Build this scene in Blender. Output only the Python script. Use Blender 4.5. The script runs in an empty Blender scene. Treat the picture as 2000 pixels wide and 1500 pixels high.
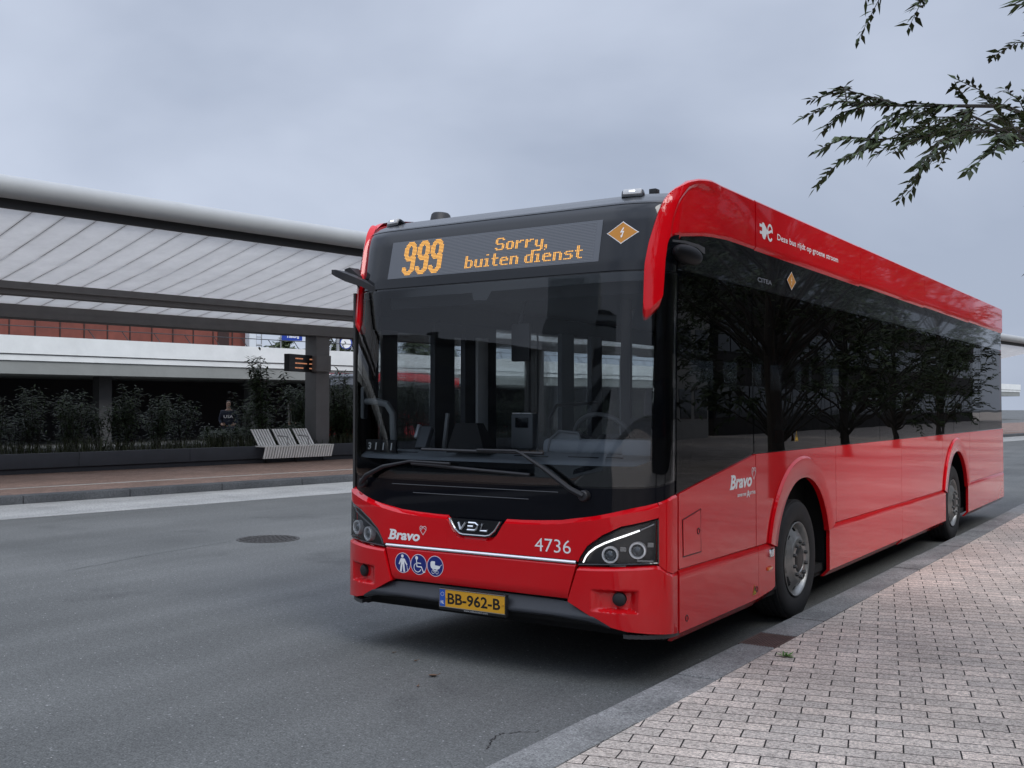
import bpy, bmesh, math, random
from mathutils import Vector, Matrix, noise
R = math.radians
PI = math.pi
sc = bpy.context.scene
col = sc.collection
random.seed(7)

# ------------------------------------------------------------------ camera
# Bus frame: X to the bus's own left (right in the picture), Y towards its rear, Z up. Metres.
cam_d = bpy.data.cameras.new('camera')
cam = bpy.data.objects.new('camera', cam_d)
col.objects.link(cam)
cam.location = (4.0967, -5.7237, 1.714)
cam.rotation_euler = (R(90 + 1.1993), 0, R(33.7224))
cam_d.sensor_width = 36
cam_d.lens = 36 * 2073.43 / 2000
cam_d.clip_start = 0.05
cam_d.clip_end = 3000
sc.camera = cam

# ------------------------------------------------------------------ world, sun, exposure
SUN_EL, SUN_AZ = 48, 108          # degrees; azimuth from +Y towards +X: over the pavement side
w = bpy.data.worlds.new('World')
sc.world = w
w.use_nodes = True
nt = w.node_tree
nt.nodes.clear()
def N(t, **k):
    n = nt.nodes.new(t)
    for a, b in k.items():
        setattr(n, a, b)
    return n
out = N('ShaderNodeOutputWorld')
bg = N('ShaderNodeBackground')
sky = N('ShaderNodeTexSky', sky_type='NISHITA', sun_disc=False)
sky.sun_elevation = R(SUN_EL)
sky.sun_rotation = R(SUN_AZ)
tc = N('ShaderNodeTexCoord')
mp = N('ShaderNodeMapping')
mp.inputs['Scale'].default_value = (1.0, 1.0, 1.9)
mp.inputs['Location'].default_value = (3.1, 1.7, 0.4)
nz = N('ShaderNodeTexNoise')
nz.inputs['Scale'].default_value = 2.1
nz.inputs['Detail'].default_value = 5
nz.inputs['Roughness'].default_value = 0.48
nz.inputs['Distortion'].default_value = 0.25
cr = N('ShaderNodeValToRGB')
cr.color_ramp.elements[0].position = 0.34
cr.color_ramp.elements[0].color = (3.05, 3.5, 4.45, 1)
cr.color_ramp.elements[1].position = 0.70
cr.color_ramp.elements[1].color = (4.85, 5.35, 6.4, 1)
mx = N('ShaderNodeMix', data_type='RGBA')
mx.inputs['Factor'].default_value = 0.96
L = nt.links.new
L(tc.outputs['Generated'], mp.inputs['Vector'])
L(mp.outputs['Vector'], nz.inputs['Vector'])
L(nz.outputs['Fac'], cr.inputs['Fac'])
L(sky.outputs['Color'], mx.inputs[6])
L(cr.outputs['Color'], mx.inputs[7])
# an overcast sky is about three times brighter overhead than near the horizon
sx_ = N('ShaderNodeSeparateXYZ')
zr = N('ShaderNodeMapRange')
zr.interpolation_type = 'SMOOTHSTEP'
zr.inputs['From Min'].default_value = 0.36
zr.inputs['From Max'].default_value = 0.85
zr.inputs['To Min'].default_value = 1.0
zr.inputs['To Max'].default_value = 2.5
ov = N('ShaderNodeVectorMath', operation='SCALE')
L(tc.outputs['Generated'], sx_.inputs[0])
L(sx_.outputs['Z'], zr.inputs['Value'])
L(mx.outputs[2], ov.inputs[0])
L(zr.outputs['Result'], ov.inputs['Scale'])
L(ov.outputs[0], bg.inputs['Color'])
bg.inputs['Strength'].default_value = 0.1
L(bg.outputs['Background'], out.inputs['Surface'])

sun_d = bpy.data.lights.new('sun', 'SUN')
sun_d.energy = 1.5
sun_d.angle = R(30)
sun_d.color = (1.0, 0.98, 0.95)
sun = bpy.data.objects.new('sun', sun_d)
col.objects.link(sun)
# weak sun spread wide by the cloud
sun.rotation_euler = Vector((math.sin(R(SUN_AZ)) * math.cos(R(SUN_EL)), math.cos(R(SUN_AZ)) * math.cos(R(SUN_EL)), math.sin(R(SUN_EL)))).to_track_quat('Z', 'Y').to_euler()
sc.view_settings.view_transform = 'Standard'
sc.view_settings.look = 'None'
sc.view_settings.exposure = 0.4
sc.view_settings.gamma = 1
sc.cycles.max_bounces = 10
sc.cycles.transparent_max_bounces = 24
sc.cycles.sample_clamp_indirect = 6

# ------------------------------------------------------------------ materials
MATS = {}
def mat(name, rgb, rough=0.5, metal=0.0, coat=0.0, spec=0.5, emit=None, estr=0.0, noise_amt=0.0, noise_scale=8.0, bump=0.0, bump_scale=60.0):
    if name in MATS:
        return MATS[name]
    m = bpy.data.materials.new(name)
    m.use_nodes = True
    t = m.node_tree
    b = t.nodes['Principled BSDF']
    b.inputs['Base Color'].default_value = (*rgb, 1)
    b.inputs['Roughness'].default_value = rough
    b.inputs['Metallic'].default_value = metal
    b.inputs['Specular IOR Level'].default_value = spec
    b.inputs['Coat Weight'].default_value = coat
    b.inputs['Coat Roughness'].default_value = 0.025
    if emit:
        b.inputs['Emission Color'].default_value = (*emit, 1)
        b.inputs['Emission Strength'].default_value = estr
    c = t.nodes.new('ShaderNodeTexCoord')
    if noise_amt:
        n = t.nodes.new('ShaderNodeTexNoise')
        n.inputs['Scale'].default_value = noise_scale
        n.inputs['Detail'].default_value = 8
        n.inputs['Roughness'].default_value = 0.65
        r = t.nodes.new('ShaderNodeValToRGB')
        r.color_ramp.elements[0].position = 0.25
        r.color_ramp.elements[1].position = 0.75
        r.color_ramp.elements[0].color = (*[v * (1 - noise_amt) for v in rgb], 1)
        r.color_ramp.elements[1].color = (*[min(1, v * (1 + noise_amt)) for v in rgb], 1)
        t.links.new(c.outputs['Object'], n.inputs['Vector'])
        t.links.new(n.outputs['Fac'], r.inputs['Fac'])
        t.links.new(r.outputs['Color'], b.inputs['Base Color'])
    if bump:
        n2 = t.nodes.new('ShaderNodeTexNoise')
        n2.inputs['Scale'].default_value = bump_scale
        n2.inputs['Detail'].default_value = 4
        bp = t.nodes.new('ShaderNodeBump')
        bp.inputs['Strength'].default_value = bump
        bp.inputs['Distance'].default_value = 0.01
        t.links.new(c.outputs['Object'], n2.inputs['Vector'])
        t.links.new(n2.outputs['Fac'], bp.inputs['Height'])
        t.links.new(bp.outputs['Normal'], b.inputs['Normal'])
    MATS[name] = m
    return m

def glass(name, tint, boost=1.0, rough=0.0):
    """thin pane: tinted see-through plus a Fresnel mirror"""
    m = bpy.data.materials.new(name)
    m.use_nodes = True
    t = m.node_tree
    t.nodes.clear()
    o = t.nodes.new('ShaderNodeOutputMaterial')
    tr = t.nodes.new('ShaderNodeBsdfTransparent')
    tr.inputs['Color'].default_value = (*tint, 1)
    gl = t.nodes.new('ShaderNodeBsdfGlossy')
    gl.inputs['Roughness'].default_value = rough
    gl.inputs['Color'].default_value = (1, 1, 1, 1)
    fr = t.nodes.new('ShaderNodeFresnel')
    fr.inputs['IOR'].default_value = 1.52
    ml = t.nodes.new('ShaderNodeMath')
    ml.operation = 'MULTIPLY'
    ml.use_clamp = True
    ml.inputs[1].default_value = boost
    mi = t.nodes.new('ShaderNodeMixShader')
    c = t.nodes.new('ShaderNodeTexCoord')
    n2 = t.nodes.new('ShaderNodeTexNoise')
    n2.inputs['Scale'].default_value = 1.3
    n2.inputs['Detail'].default_value = 1
    bp = t.nodes.new('ShaderNodeBump')
    bp.inputs['Strength'].default_value = 0.05
    bp.inputs['Distance'].default_value = 0.03
    t.links.new(c.outputs['Object'], n2.inputs['Vector'])
    t.links.new(n2.outputs['Fac'], bp.inputs['Height'])
    t.links.new(bp.outputs['Normal'], gl.inputs['Normal'])
    t.links.new(fr.outputs[0], ml.inputs[0])
    t.links.new(ml.outputs[0], mi.inputs[0])
    t.links.new(tr.outputs[0], mi.inputs[1])
    t.links.new(gl.outputs[0], mi.inputs[2])
    t.links.new(mi.outputs[0], o.inputs[0])
    MATS[name] = m
    return m

RED = mat('red_paint', (0.60, 0.0008, 0.006), 0.45, coat=1.0, spec=0.02, bump=0.02, bump_scale=2.2)
def add_road_film(m):
    t = m.node_tree
    b = t.nodes['Principled BSDF']
    c = t.nodes.new('ShaderNodeTexCoord')
    se = t.nodes.new('ShaderNodeSeparateXYZ')
    t.links.new(c.outputs['Object'], se.inputs[0])
    mr = t.nodes.new('ShaderNodeMapRange')
    mr.inputs['From Min'].default_value = 0.85
    mr.inputs['From Max'].default_value = 0.25
    t.links.new(se.outputs['Z'], mr.inputs['Value'])
    mp_ = t.nodes.new('ShaderNodeMapping')
    mp_.inputs['Scale'].default_value = (3.0, 3.0, 1.0)
    n = t.nodes.new('ShaderNodeTexNoise')
    n.inputs['Scale'].default_value = 3.2
    n.inputs['Detail'].default_value = 8
    n.inputs['Roughness'].default_value = 0.7
    t.links.new(c.outputs['Object'], mp_.inputs['Vector'])
    t.links.new(mp_.outputs['Vector'], n.inputs['Vector'])
    mu = t.nodes.new('ShaderNodeMath')
    mu.operation = 'MULTIPLY'
    t.links.new(mr.outputs['Result'], mu.inputs[0])
    t.links.new(n.outputs['Fac'], mu.inputs[1])
    m2 = t.nodes.new('ShaderNodeMath')
    m2.operation = 'MULTIPLY'
    m2.inputs[1].default_value = 0.20
    t.links.new(mu.outputs[0], m2.inputs[0])
    x = t.nodes.new('ShaderNodeMix')
    x.data_type = 'RGBA'
    x.inputs[6].default_value = b.inputs['Base Color'].default_value
    x.inputs[7].default_value = (0.10, 0.085, 0.075, 1)
    t.links.new(m2.outputs[0], x.inputs['Factor'])
    t.links.new(x.outputs[2], b.inputs['Base Color'])
    # dulled clear coat where the film lies
    m3 = t.nodes.new('ShaderNodeMath')
    m3.operation = 'MULTIPLY_ADD'
    m3.inputs[1].default_value = 0.35
    m3.inputs[2].default_value = 0.03
    t.links.new(m2.outputs[0], m3.inputs[0])
    t.links.new(m3.outputs[0], b.inputs['Coat Roughness'])
add_road_film(RED)
BLACK = mat('gloss_black', (0.004, 0.005, 0.007), 0.2, coat=1.0, spec=0.05)
MATTE = mat('matte_black', (0.012, 0.012, 0.014), 0.55)
RUBBER = mat('rubber', (0.014, 0.014, 0.015), 0.75, noise_amt=0.3, noise_scale=14)
PLASTIC = mat('grey_plastic', (0.020, 0.024, 0.031), 0.42, bump=0.1, bump_scale=300)
LIP = mat('lip_plastic', (0.018, 0.020, 0.025), 0.42)
DASH = mat('dash_plastic', (0.34, 0.37, 0.41), 0.6)
CHROME = mat('chrome', (0.75, 0.76, 0.78), 0.12, metal=1)
STEEL = mat('wheel_steel', (0.30, 0.30, 0.29), 0.38, metal=0.75, noise_amt=0.25, noise_scale=9)
WHITE = mat('white_film', (0.82, 0.82, 0.82), 0.35)
PINKW = mat('white_rim', (0.72, 0.62, 0.68), 0.4)
BLUE = mat('blue_film', (0.012, 0.022, 0.17), 0.3)
ORANGE = mat('orange_film', (0.52, 0.215, 0.02), 0.35)
YELLOW = mat('plate_yellow', (0.66, 0.33, 0.02), 0.4)
PLBLUE = mat('plate_blue', (0.02, 0.09, 0.42), 0.4)
LED = mat('led_amber', (0.1, 0.05, 0.0), 0.5, emit=(1.0, 0.42, 0.035), estr=0.95)
LEDC = mat('led_core', (0.1, 0.05, 0.0), 0.5, emit=(1.0, 0.72, 0.30), estr=1.0)
DISPLAY = mat('display_face', (0.085, 0.092, 0.105), 0.25, coat=0.6)
LAMPW = mat('daytime_light', (0.8, 0.8, 0.8), 0.3, emit=(1.0, 1.0, 1.0), estr=1.05)
LENS = mat('lamp_lens', (0.10, 0.11, 0.12), 0.08, coat=1.0, metal=0.4)
AMBERL = mat('amber_lens', (0.75, 0.16, 0.01), 0.2, coat=1.0)
REFLW = mat('reflector_lens', (0.55, 0.54, 0.56), 0.2, coat=1.0)
GUNMETAL = mat('gunmetal', (0.24, 0.245, 0.25), 0.25, metal=0.9)
INTER = mat('interior_dark', (0.024, 0.027, 0.032), 0.7)
INTGREY = mat('interior_grey', (0.09, 0.10, 0.11), 0.6)
POST = mat('post_grey', (0.17, 0.18, 0.185), 0.45)
SEATF = mat('seat_fabric', (0.03, 0.035, 0.045), 0.9, noise_amt=0.3, noise_scale=40)
SILVER = mat('silver_paint', (0.42, 0.44, 0.46), 0.35, metal=0.4)
WINDSCREEN = glass('windscreen_glass', (0.86, 0.89, 0.90), 1.05)
SIDEGLASS = glass('side_glass', (0.035, 0.038, 0.042), 0.55)
FARGLASS = glass('door_glass', (0.86, 0.89, 0.90), 0.6)
CLEAR = glass('clear_cover', (0.95, 0.96, 0.97), 0.7)
UNDER = mat('underbody', (0.008, 0.008, 0.008), 0.9)

# ------------------------------------------------------------------ mesh helpers
class MB:
    def __init__(s):
        s.v = []
        s.f = []
        s.m = []
    def add(s, verts, faces, mi=0):
        o = len(s.v)
        s.v += [tuple(p) for p in verts]
        s.f += [tuple(i + o for i in f) for f in faces]
        s.m += [mi] * len(faces)
    def box(s, x0, x1, y0, y1, z0, z1, M=None, mi=0):
        vs = [Vector((x, y, z)) for z in (z0, z1) for y in (y0, y1) for x in (x0, x1)]
        if M:
            vs = [M @ p for p in vs]
        s.add(vs, [(0, 2, 3, 1), (4, 5, 7, 6), (0, 1, 5, 4), (2, 6, 7, 3), (0, 4, 6, 2), (1, 3, 7, 5)], mi)
    def rbox(s, x0, x1, y0, y1, z0, z1, b=0.01, M=None, mi=0, seg=2):
        bm = bmesh.new()
        bmesh.ops.create_cube(bm, size=1)
        for p in bm.verts:
            p.co = Vector(((x0 + x1) / 2 + p.co.x * (x1 - x0), (y0 + y1) / 2 + p.co.y * (y1 - y0), (z0 + z1) / 2 + p.co.z * (z1 - z0)))
        bmesh.ops.bevel(bm, geom=list(bm.edges), offset=b, segments=seg, affect='EDGES', profile=0.6)
        bm.verts.index_update()
        s.add([(M @ p.co) if M else p.co.copy() for p in bm.verts], [[q.index for q in f.verts] for f in bm.faces], mi)
        bm.free()
    def tube(s, pts, r, n=8, caps=True, mi=0):
        pts = [Vector(p) for p in pts]
        rs = r if isinstance(r, (list, tuple)) else [r] * len(pts)
        rings = []
        up = None
        for i, p in enumerate(pts):
            d = (pts[min(i + 1, len(pts) - 1)] - pts[max(i - 1, 0)]).normalized()
            if up is None:
                up = Vector((0, 0, 1)) if abs(d.z) < 0.9 else Vector((1, 0, 0))
            a = d.cross(up)
            if a.length < 1e-4:
                a = d.cross(Vector((0.3, 1, 0.2)))
            a.normalize()
            b = a.cross(d).normalized()
            up = b
            rings.append([p + (a * math.cos(2 * PI * k / n) + b * math.sin(2 * PI * k / n)) * rs[i] for k in range(n)])
        vs = [q for ring in rings for q in ring]
        fs = []
        for i in range(len(pts) - 1):
            for k in range(n):
                fs.append((i * n + k, i * n + (k + 1) % n, (i + 1) * n + (k + 1) % n, (i + 1) * n + k))
        if caps:
            fs.append(tuple(range(n - 1, -1, -1)))
            fs.append(tuple((len(pts) - 1) * n + k for k in range(n)))
        s.add(vs, fs, mi)
    def lathe(s, prof, M, n=48, mi=0, close=False):
        """prof: (radius, axial) pairs, axis = local X"""
        vs = []
        for r, a in prof:
            for k in range(n):
                t = 2 * PI * k / n
                vs.append(M @ Vector((a, r * math.cos(t), r * math.sin(t))))
        fs = []
        for i in range(len(prof) - 1):
            for k in range(n):
                fs.append((i * n + k, i * n + (k + 1) % n, (i + 1) * n + (k + 1) % n, (i + 1) * n + k))
        s.add(vs, fs, mi)
    def prism(s, poly, axis, a0, a1, mi=0):
        """extrude a 2-D polygon along axis 'x', 'y' or 'z'"""
        n = len(poly)
        def P(p, a):
            return {'x': (a, p[0], p[1]), 'y': (p[0], a, p[1]), 'z': (p[0], p[1], a)}[axis]
        vs = [P(p, a0) for p in poly] + [P(p, a1) for p in poly]
        fs = [tuple(range(n - 1, -1, -1)), tuple(range(n, 2 * n))] + [(i, (i + 1) % n, n + (i + 1) % n, n + i) for i in range(n)]
        s.add(vs, fs, mi)
    def build(s, name, m, parent=None, smooth=35, recalc=True):
        me = bpy.data.meshes.new(name)
        me.from_pydata(s.v, [], s.f)
        ms = m if isinstance(m, (list, tuple)) else [m]
        for q in ms:
            me.materials.append(q)
        if len(ms) > 1:
            me.polygons.foreach_set('material_index', s.m)
        if recalc:
            bm = bmesh.new()
            bm.from_mesh(me)
            bmesh.ops.recalc_face_normals(bm, faces=bm.faces)
            bm.to_mesh(me)
            bm.free()
        if smooth:
            me.polygons.foreach_set('use_smooth', [True] * len(me.polygons))
            me.set_sharp_from_angle(angle=R(smooth))
        me.update()
        o = bpy.data.objects.new(name, me)
        col.objects.link(o)
        if parent:
            o.parent = parent
        return o

def tag(o, label=None, cat=None, group=None, kind=None):
    for k, v in (('label', label), ('category', cat), ('group', group), ('kind', kind)):
        if v:
            o[k] = v
    return o
def empty(name, loc, rz=0, label=None, cat=None, group=None):
    o = bpy.data.objects.new(name, None)
    o.empty_display_size = 0.2
    o.location = loc
    o.rotation_euler = (0, 0, rz)
    col.objects.link(o)
    return tag(o, label, cat, group)
def copy_tree(o, parent=None):
    c = o.copy()
    col.objects.link(c)
    if parent:
        c.parent = parent
    for ch in o.children:
        copy_tree(ch, c)
    return c

# ------------------------------------------------------------------ bus skin
def lerp(t, pts):
    if t <= pts[0][0]:
        return pts[0][1]
    for (a, b), (c, d) in zip(pts, pts[1:]):
        if t <= c:
            return b + (d - b) * (t - a) / (c - a)
    return pts[-1][1]
RAKE = [(0.2, .0), (1.0, .0), (1.3, .008), (2.25, .06), (2.55, .083), (2.62, .096), (2.89, .16), (2.96, .185), (3.0, .215), (3.04, .285), (3.07, .36), (3.1, .52), (3.12, .9)]
RAKE_RED = [(0.2, .0), (1.0, .0), (1.3, .008), (2.25, .06), (2.55, .083), (2.62, .096), (2.89, .16), (3.0, .195), (3.13, .27), (3.23, .34)]
HALF = 1.275
def plan(z):
    k = min(1, max(0, (z - 1.0) / 1.2))
    k = k * k * (3 - 2 * k)
    return .70 + .20 * k, .27 - .03 * k
def skin(s, z, off=0.0, rake=RAKE):
    """s: -1..1 flat front, 1..2 corner, beyond 2 metres along the side"""
    def P(s, z):
        x0, d = plan(z)
        a = abs(s)
        sg = 1 if s >= 0 else -1
        if a <= 1:
            x = a * x0
            y = .004 * x * x
        elif a <= 2:
            ph = (a - 1) * PI / 2
            x = x0 + (HALF - x0) * math.sin(ph)
            y = .004 * x * x + d * (1 - math.cos(ph))
        else:
            x = HALF
            y = .0065 + d + (a - 2)
        wgt = 1 if a <= 2 else max(0, 3 - a)
        return Vector((sg * x, y + lerp(z, rake) * wgt, z))
    p = P(s, z)
    if off:
        e = .004
        n = (P(s + e, z) - P(s - e, z)).cross(P(s, z + e) - P(s, z - e))
        p = p + n.normalized() * off
    return p
def s_x(x, z):
    x0, d = plan(z)
    a = abs(x)
    sg = 1 if x >= 0 else -1
    if a <= x0:
        return sg * a / x0
    return sg * (1 + math.asin(min(1, (a - x0) / (HALF - x0))) / (PI / 2))
def s_y(y, z, rake=RAKE):
    x0, d = plan(z)
    a = 2.0
    for _ in range(25):
        wgt = max(0, 3 - a) if a > 2 else 1
        a = 2 + (y - .0065 - d - lerp(z, rake) * wgt)
    return a

def patch(name, m, cols, off=0.0, thick=0.03, rows=10, parent=None, ct=None, cb=None, rake=RAKE, dens=0.06, offf=None, side=1, rim=True):
    """panel on the bus skin. cols: (s, zlo, zhi) knots, resampled; ct/cb = (height, set-back) chamfers at top / bottom"""
    cs = []
    for a, b in zip(cols, cols[1:]):
        n = max(1, int(math.ceil(abs(b[0] - a[0]) / dens)))
        for i in range(n):
            t = i / n
            cs.append(tuple(a[k] + (b[k] - a[k]) * t for k in range(3)))
    cs.append(cols[-1])
    grid = []
    for s, zl, zh in cs:
        zs = []
        lo, hi = zl, zh
        if cb:
            zs.append((zl, -cb[1]))
            lo = zl + cb[0]
        if ct:
            hi = zh - ct[0]
        for i in range(rows + 1):
            zs.append((lo + (hi - lo) * i / rows, 0))
        if ct:
            zs.append((zh, -ct[1]))
        grid.append([skin(s * side, z, off + d + (offf(s, z) if offf else 0), rake) for z, d in zs])
    nr = len(grid[0])
    g = MB()
    vs = [p for c in grid for p in c]
    fs = []
    for i in range(len(grid) - 1):
        for j in range(nr - 1):
            fs.append((i * nr + j, (i + 1) * nr + j, (i + 1) * nr + j + 1, i * nr + j + 1))
    if rim:
        ring = [(i, 0) for i in range(len(grid))] + [(len(grid) - 1, j) for j in range(1, nr)] + [(i, nr - 1) for i in range(len(grid) - 2, -1, -1)] + [(0, j) for j in range(nr - 2, 0, -1)]
        base = len(vs)
        for i, j in ring:
            s, zl, zh = cs[i]
            z = grid[i][j].z
            p = skin(s * side, z, 0, rake)
            q = skin(s * side, z, 0.01, rake)
            vs.append(grid[i][j] - (q - p).normalized() * thick)
        n = len(ring)
        for k in range(n):
            a, b = ring[k], ring[(k + 1) % n]
            fs.append((a[0] * nr + a[1], base + k, base + (k + 1) % n, b[0] * nr + b[1]))
    g.add(vs, fs)
    return g.build(name, m, parent)

# ------------------------------------------------------------------ flat marks (film, lettering) wrapped onto a surface
class Flat:
    def __init__(s):
        s.v = []
        s.f = []
        s.k = 0
    def _push(s, pts, faces, lift=True):
        o = len(s.v)
        s.v += [(p[0], p[1], s.k * 0.00012) for p in pts]
        s.f += [tuple(i + o for i in f) for f in faces]
        if lift:
            s.k += 1
    def poly(s, pts):
        s._push(pts, [tuple(range(len(pts)))])
        return s
    def disc(s, c, r, n=20, ry=None):
        ry = ry or r
        s._push([(c[0] + r * math.cos(2 * PI * k / n), c[1] + ry * math.sin(2 * PI * k / n)) for k in range(n)], [tuple(range(n))])
        return s
    def ring(s, c, r, wd, n=24, a0=0, a1=2 * PI):
        full = abs(a1 - a0 - 2 * PI) < 1e-6
        pts = []
        for k in range(n + 1):
            t = a0 + (a1 - a0) * k / n
            pts += [(c[0] + r * math.cos(t), c[1] + r * math.sin(t)), (c[0] + (r - wd) * math.cos(t), c[1] + (r - wd) * math.sin(t))]
        s._push(pts, [(2 * k, 2 * k + 2, 2 * k + 3, 2 * k + 1) for k in range(n)])
        return s
    def stroke(s, pts, wd):
        for a, b in zip(pts, pts[1:]):
            dx, dy = b[0] - a[0], b[1] - a[1]
            l = math.hypot(dx, dy) or 1
            nx, ny = -dy / l * wd / 2, dx / l * wd / 2
            ex, ey = dx / l * wd * .3, dy / l * wd * .3
            s._push([(a[0] - ex + nx, a[1] - ey + ny), (a[0] - ex - nx, a[1] - ey - ny), (b[0] + ex - nx, b[1] + ey - ny), (b[0] + ex + nx, b[1] + ey + ny)], [(0, 1, 2, 3)])
        return s
    def text(s, body, x, y, wdt=None, h=None, bold=0.0, shear=0.0, spacing=1.0):
        """lettering with its lower left corner at x, y, fitted to a width and cap height"""
        c = bpy.data.curves.new('lettering', 'FONT')
        c.body = body
        c.size = 1
        c.offset = bold
        c.shear = shear
        c.space_character = spacing
        c.resolution_u = 3
        o = bpy.data.objects.new('lettering', c)
        col.objects.link(o)
        dg = bpy.context.evaluated_depsgraph_get()
        me = o.evaluated_get(dg).to_mesh()
        P = [(q.co.x, q.co.y) for q in me.vertices]
        F = [tuple(p.vertices) for p in me.polygons]
        o.evaluated_get(dg).to_mesh_clear()
        bpy.data.objects.remove(o)
        bpy.data.curves.remove(c)
        x0 = min(p[0] for p in P)
        x1 = max(p[0] for p in P)
        y0 = min(p[1] for p in P)
        y1 = max(p[1] for p in P)
        sy = h / (y1 - y0) if h else wdt / (x1 - x0)
        sx = wdt / (x1 - x0) if wdt else sy
        s._push([(x + (p[0] - x0) * sx, y + (p[1] - y0) * sy) for p in P], F)
        return s
    def place(s, name, m, parent, fn):
        """fn(x, y, lift) -> 3-D point"""
        me = bpy.data.meshes.new(name)
        me.from_pydata([fn(*p) for p in s.v], [], s.f)
        me.materials.append(m)
        o = bpy.data.objects.new(name, me)
        col.objects.link(o)
        if parent:
            o.parent = parent
        return o
def on_front(off, rake=RAKE):
    return lambda x, z, d: skin(s_x(x, z), z, off + d, rake)
def on_side(off, rake=RAKE):
    return lambda y, z, d: Vector((HALF + off + d, y, z))

# ================================================================== SETTING
def ground_material(name, c0, c1, scale, speck, rough=0.85, stain=None, bump=0.4):
    m = bpy.data.materials.new(name)
    m.use_nodes = True
    t = m.node_tree
    b = t.nodes['Principled BSDF']
    b.inputs['Roughness'].default_value = rough
    b.inputs['Specular IOR Level'].default_value = 0.35
    c = t.nodes.new('ShaderNodeTexCoord')
    def noi(sc_, de=6, ro=0.6):
        n = t.nodes.new('ShaderNodeTexNoise')
        n.inputs['Scale'].default_value = sc_
        n.inputs['Detail'].default_value = de
        n.inputs['Roughness'].default_value = ro
        t.links.new(c.outputs['Object'], n.inputs['Vector'])
        return n
    def ramp(src, p0, a, p1, bb):
        r = t.nodes.new('ShaderNodeValToRGB')
        r.color_ramp.elements[0].position = p0
        r.color_ramp.elements[1].position = p1
        r.color_ramp.elements[0].color = (*a, 1)
        r.color_ramp.elements[1].color = (*bb, 1)
        t.links.new(src, r.inputs['Fac'])
        return r
    def mixc(f, a, bb, mode='MIX', fac=None):
        x = t.nodes.new('ShaderNodeMix')
        x.data_type = 'RGBA'
        x.blend_type = mode
        if f is not None:
            t.links.new(f, x.inputs['Factor'])
        else:
            x.inputs['Factor'].default_value = fac
        t.links.new(a, x.inputs[6])
        t.links.new(bb, x.inputs[7])
        return x
    big = ramp(noi(scale, 5, 0.55).outputs['Fac'], 0.3, c0, 0.72, c1)
    mid_ = ramp(noi(28, 4, 0.75).outputs['Fac'], 0.30, (0.62,) * 3, 0.72, (1.35,) * 3)
    big = mixc(None, big.outputs['Color'], mid_.outputs['Color'], 'MULTIPLY', 0.8)
    fine = ramp(noi(90, 3, 0.7).outputs['Fac'], 0.30, (0.40,) * 3, 0.72, (1.6,) * 3)
    r1 = mixc(None, big.outputs[2], fine.outputs['Color'], 'MULTIPLY', 1.0)
    vo = t.nodes.new('ShaderNodeTexVoronoi')
    vo.inputs['Scale'].default_value = 110
    t.links.new(c.outputs['Object'], vo.inputs['Vector'])
    sp = ramp(vo.outputs['Color'], 0.90, (0, 0, 0), 0.97, (speck,) * 3)
    r2 = mixc(None, r1.outputs[2], sp.outputs['Color'], 'ADD', 1.0)
    # long faint wheel tracks in the direction of travel
    tm_ = t.nodes.new('ShaderNodeMapping')
    tm_.inputs['Scale'].default_value = (1.5, 0.06, 1.0)
    t.links.new(c.outputs['Object'], tm_.inputs['Vector'])
    tn = t.nodes.new('ShaderNodeTexNoise')
    tn.inputs['Scale'].default_value = 1.0
    tn.inputs['Detail'].default_value = 3
    t.links.new(tm_.outputs['Vector'], tn.inputs['Vector'])
    tr_ = ramp(tn.outputs['Fac'], 0.36, (0.88,) * 3, 0.62, (1.07,) * 3)
    r2 = mixc(None, r2.outputs[2], tr_.outputs['Color'], 'MULTIPLY', 1.0)
    last = r2
    if stain:
        sn = ramp(noi(0.55, 4, 0.6).outputs['Fac'], 0.60, (1, 1, 1), 0.70, stain)
        last = mixc(None, r2.outputs[2], sn.outputs['Color'], 'MULTIPLY', 1.0)
    t.links.new(last.outputs[2], b.inputs['Base Color'])
    bp = t.nodes.new('ShaderNodeBump')
    bp.inputs['Strength'].default_value = bump
    bp.inputs['Distance'].default_value = 0.004
    t.links.new(noi(150, 2, 0.7).outputs['Fac'], bp.inputs['Height'])
    t.links.new(bp.outputs['Normal'], b.inputs['Normal'])
    return m

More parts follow.
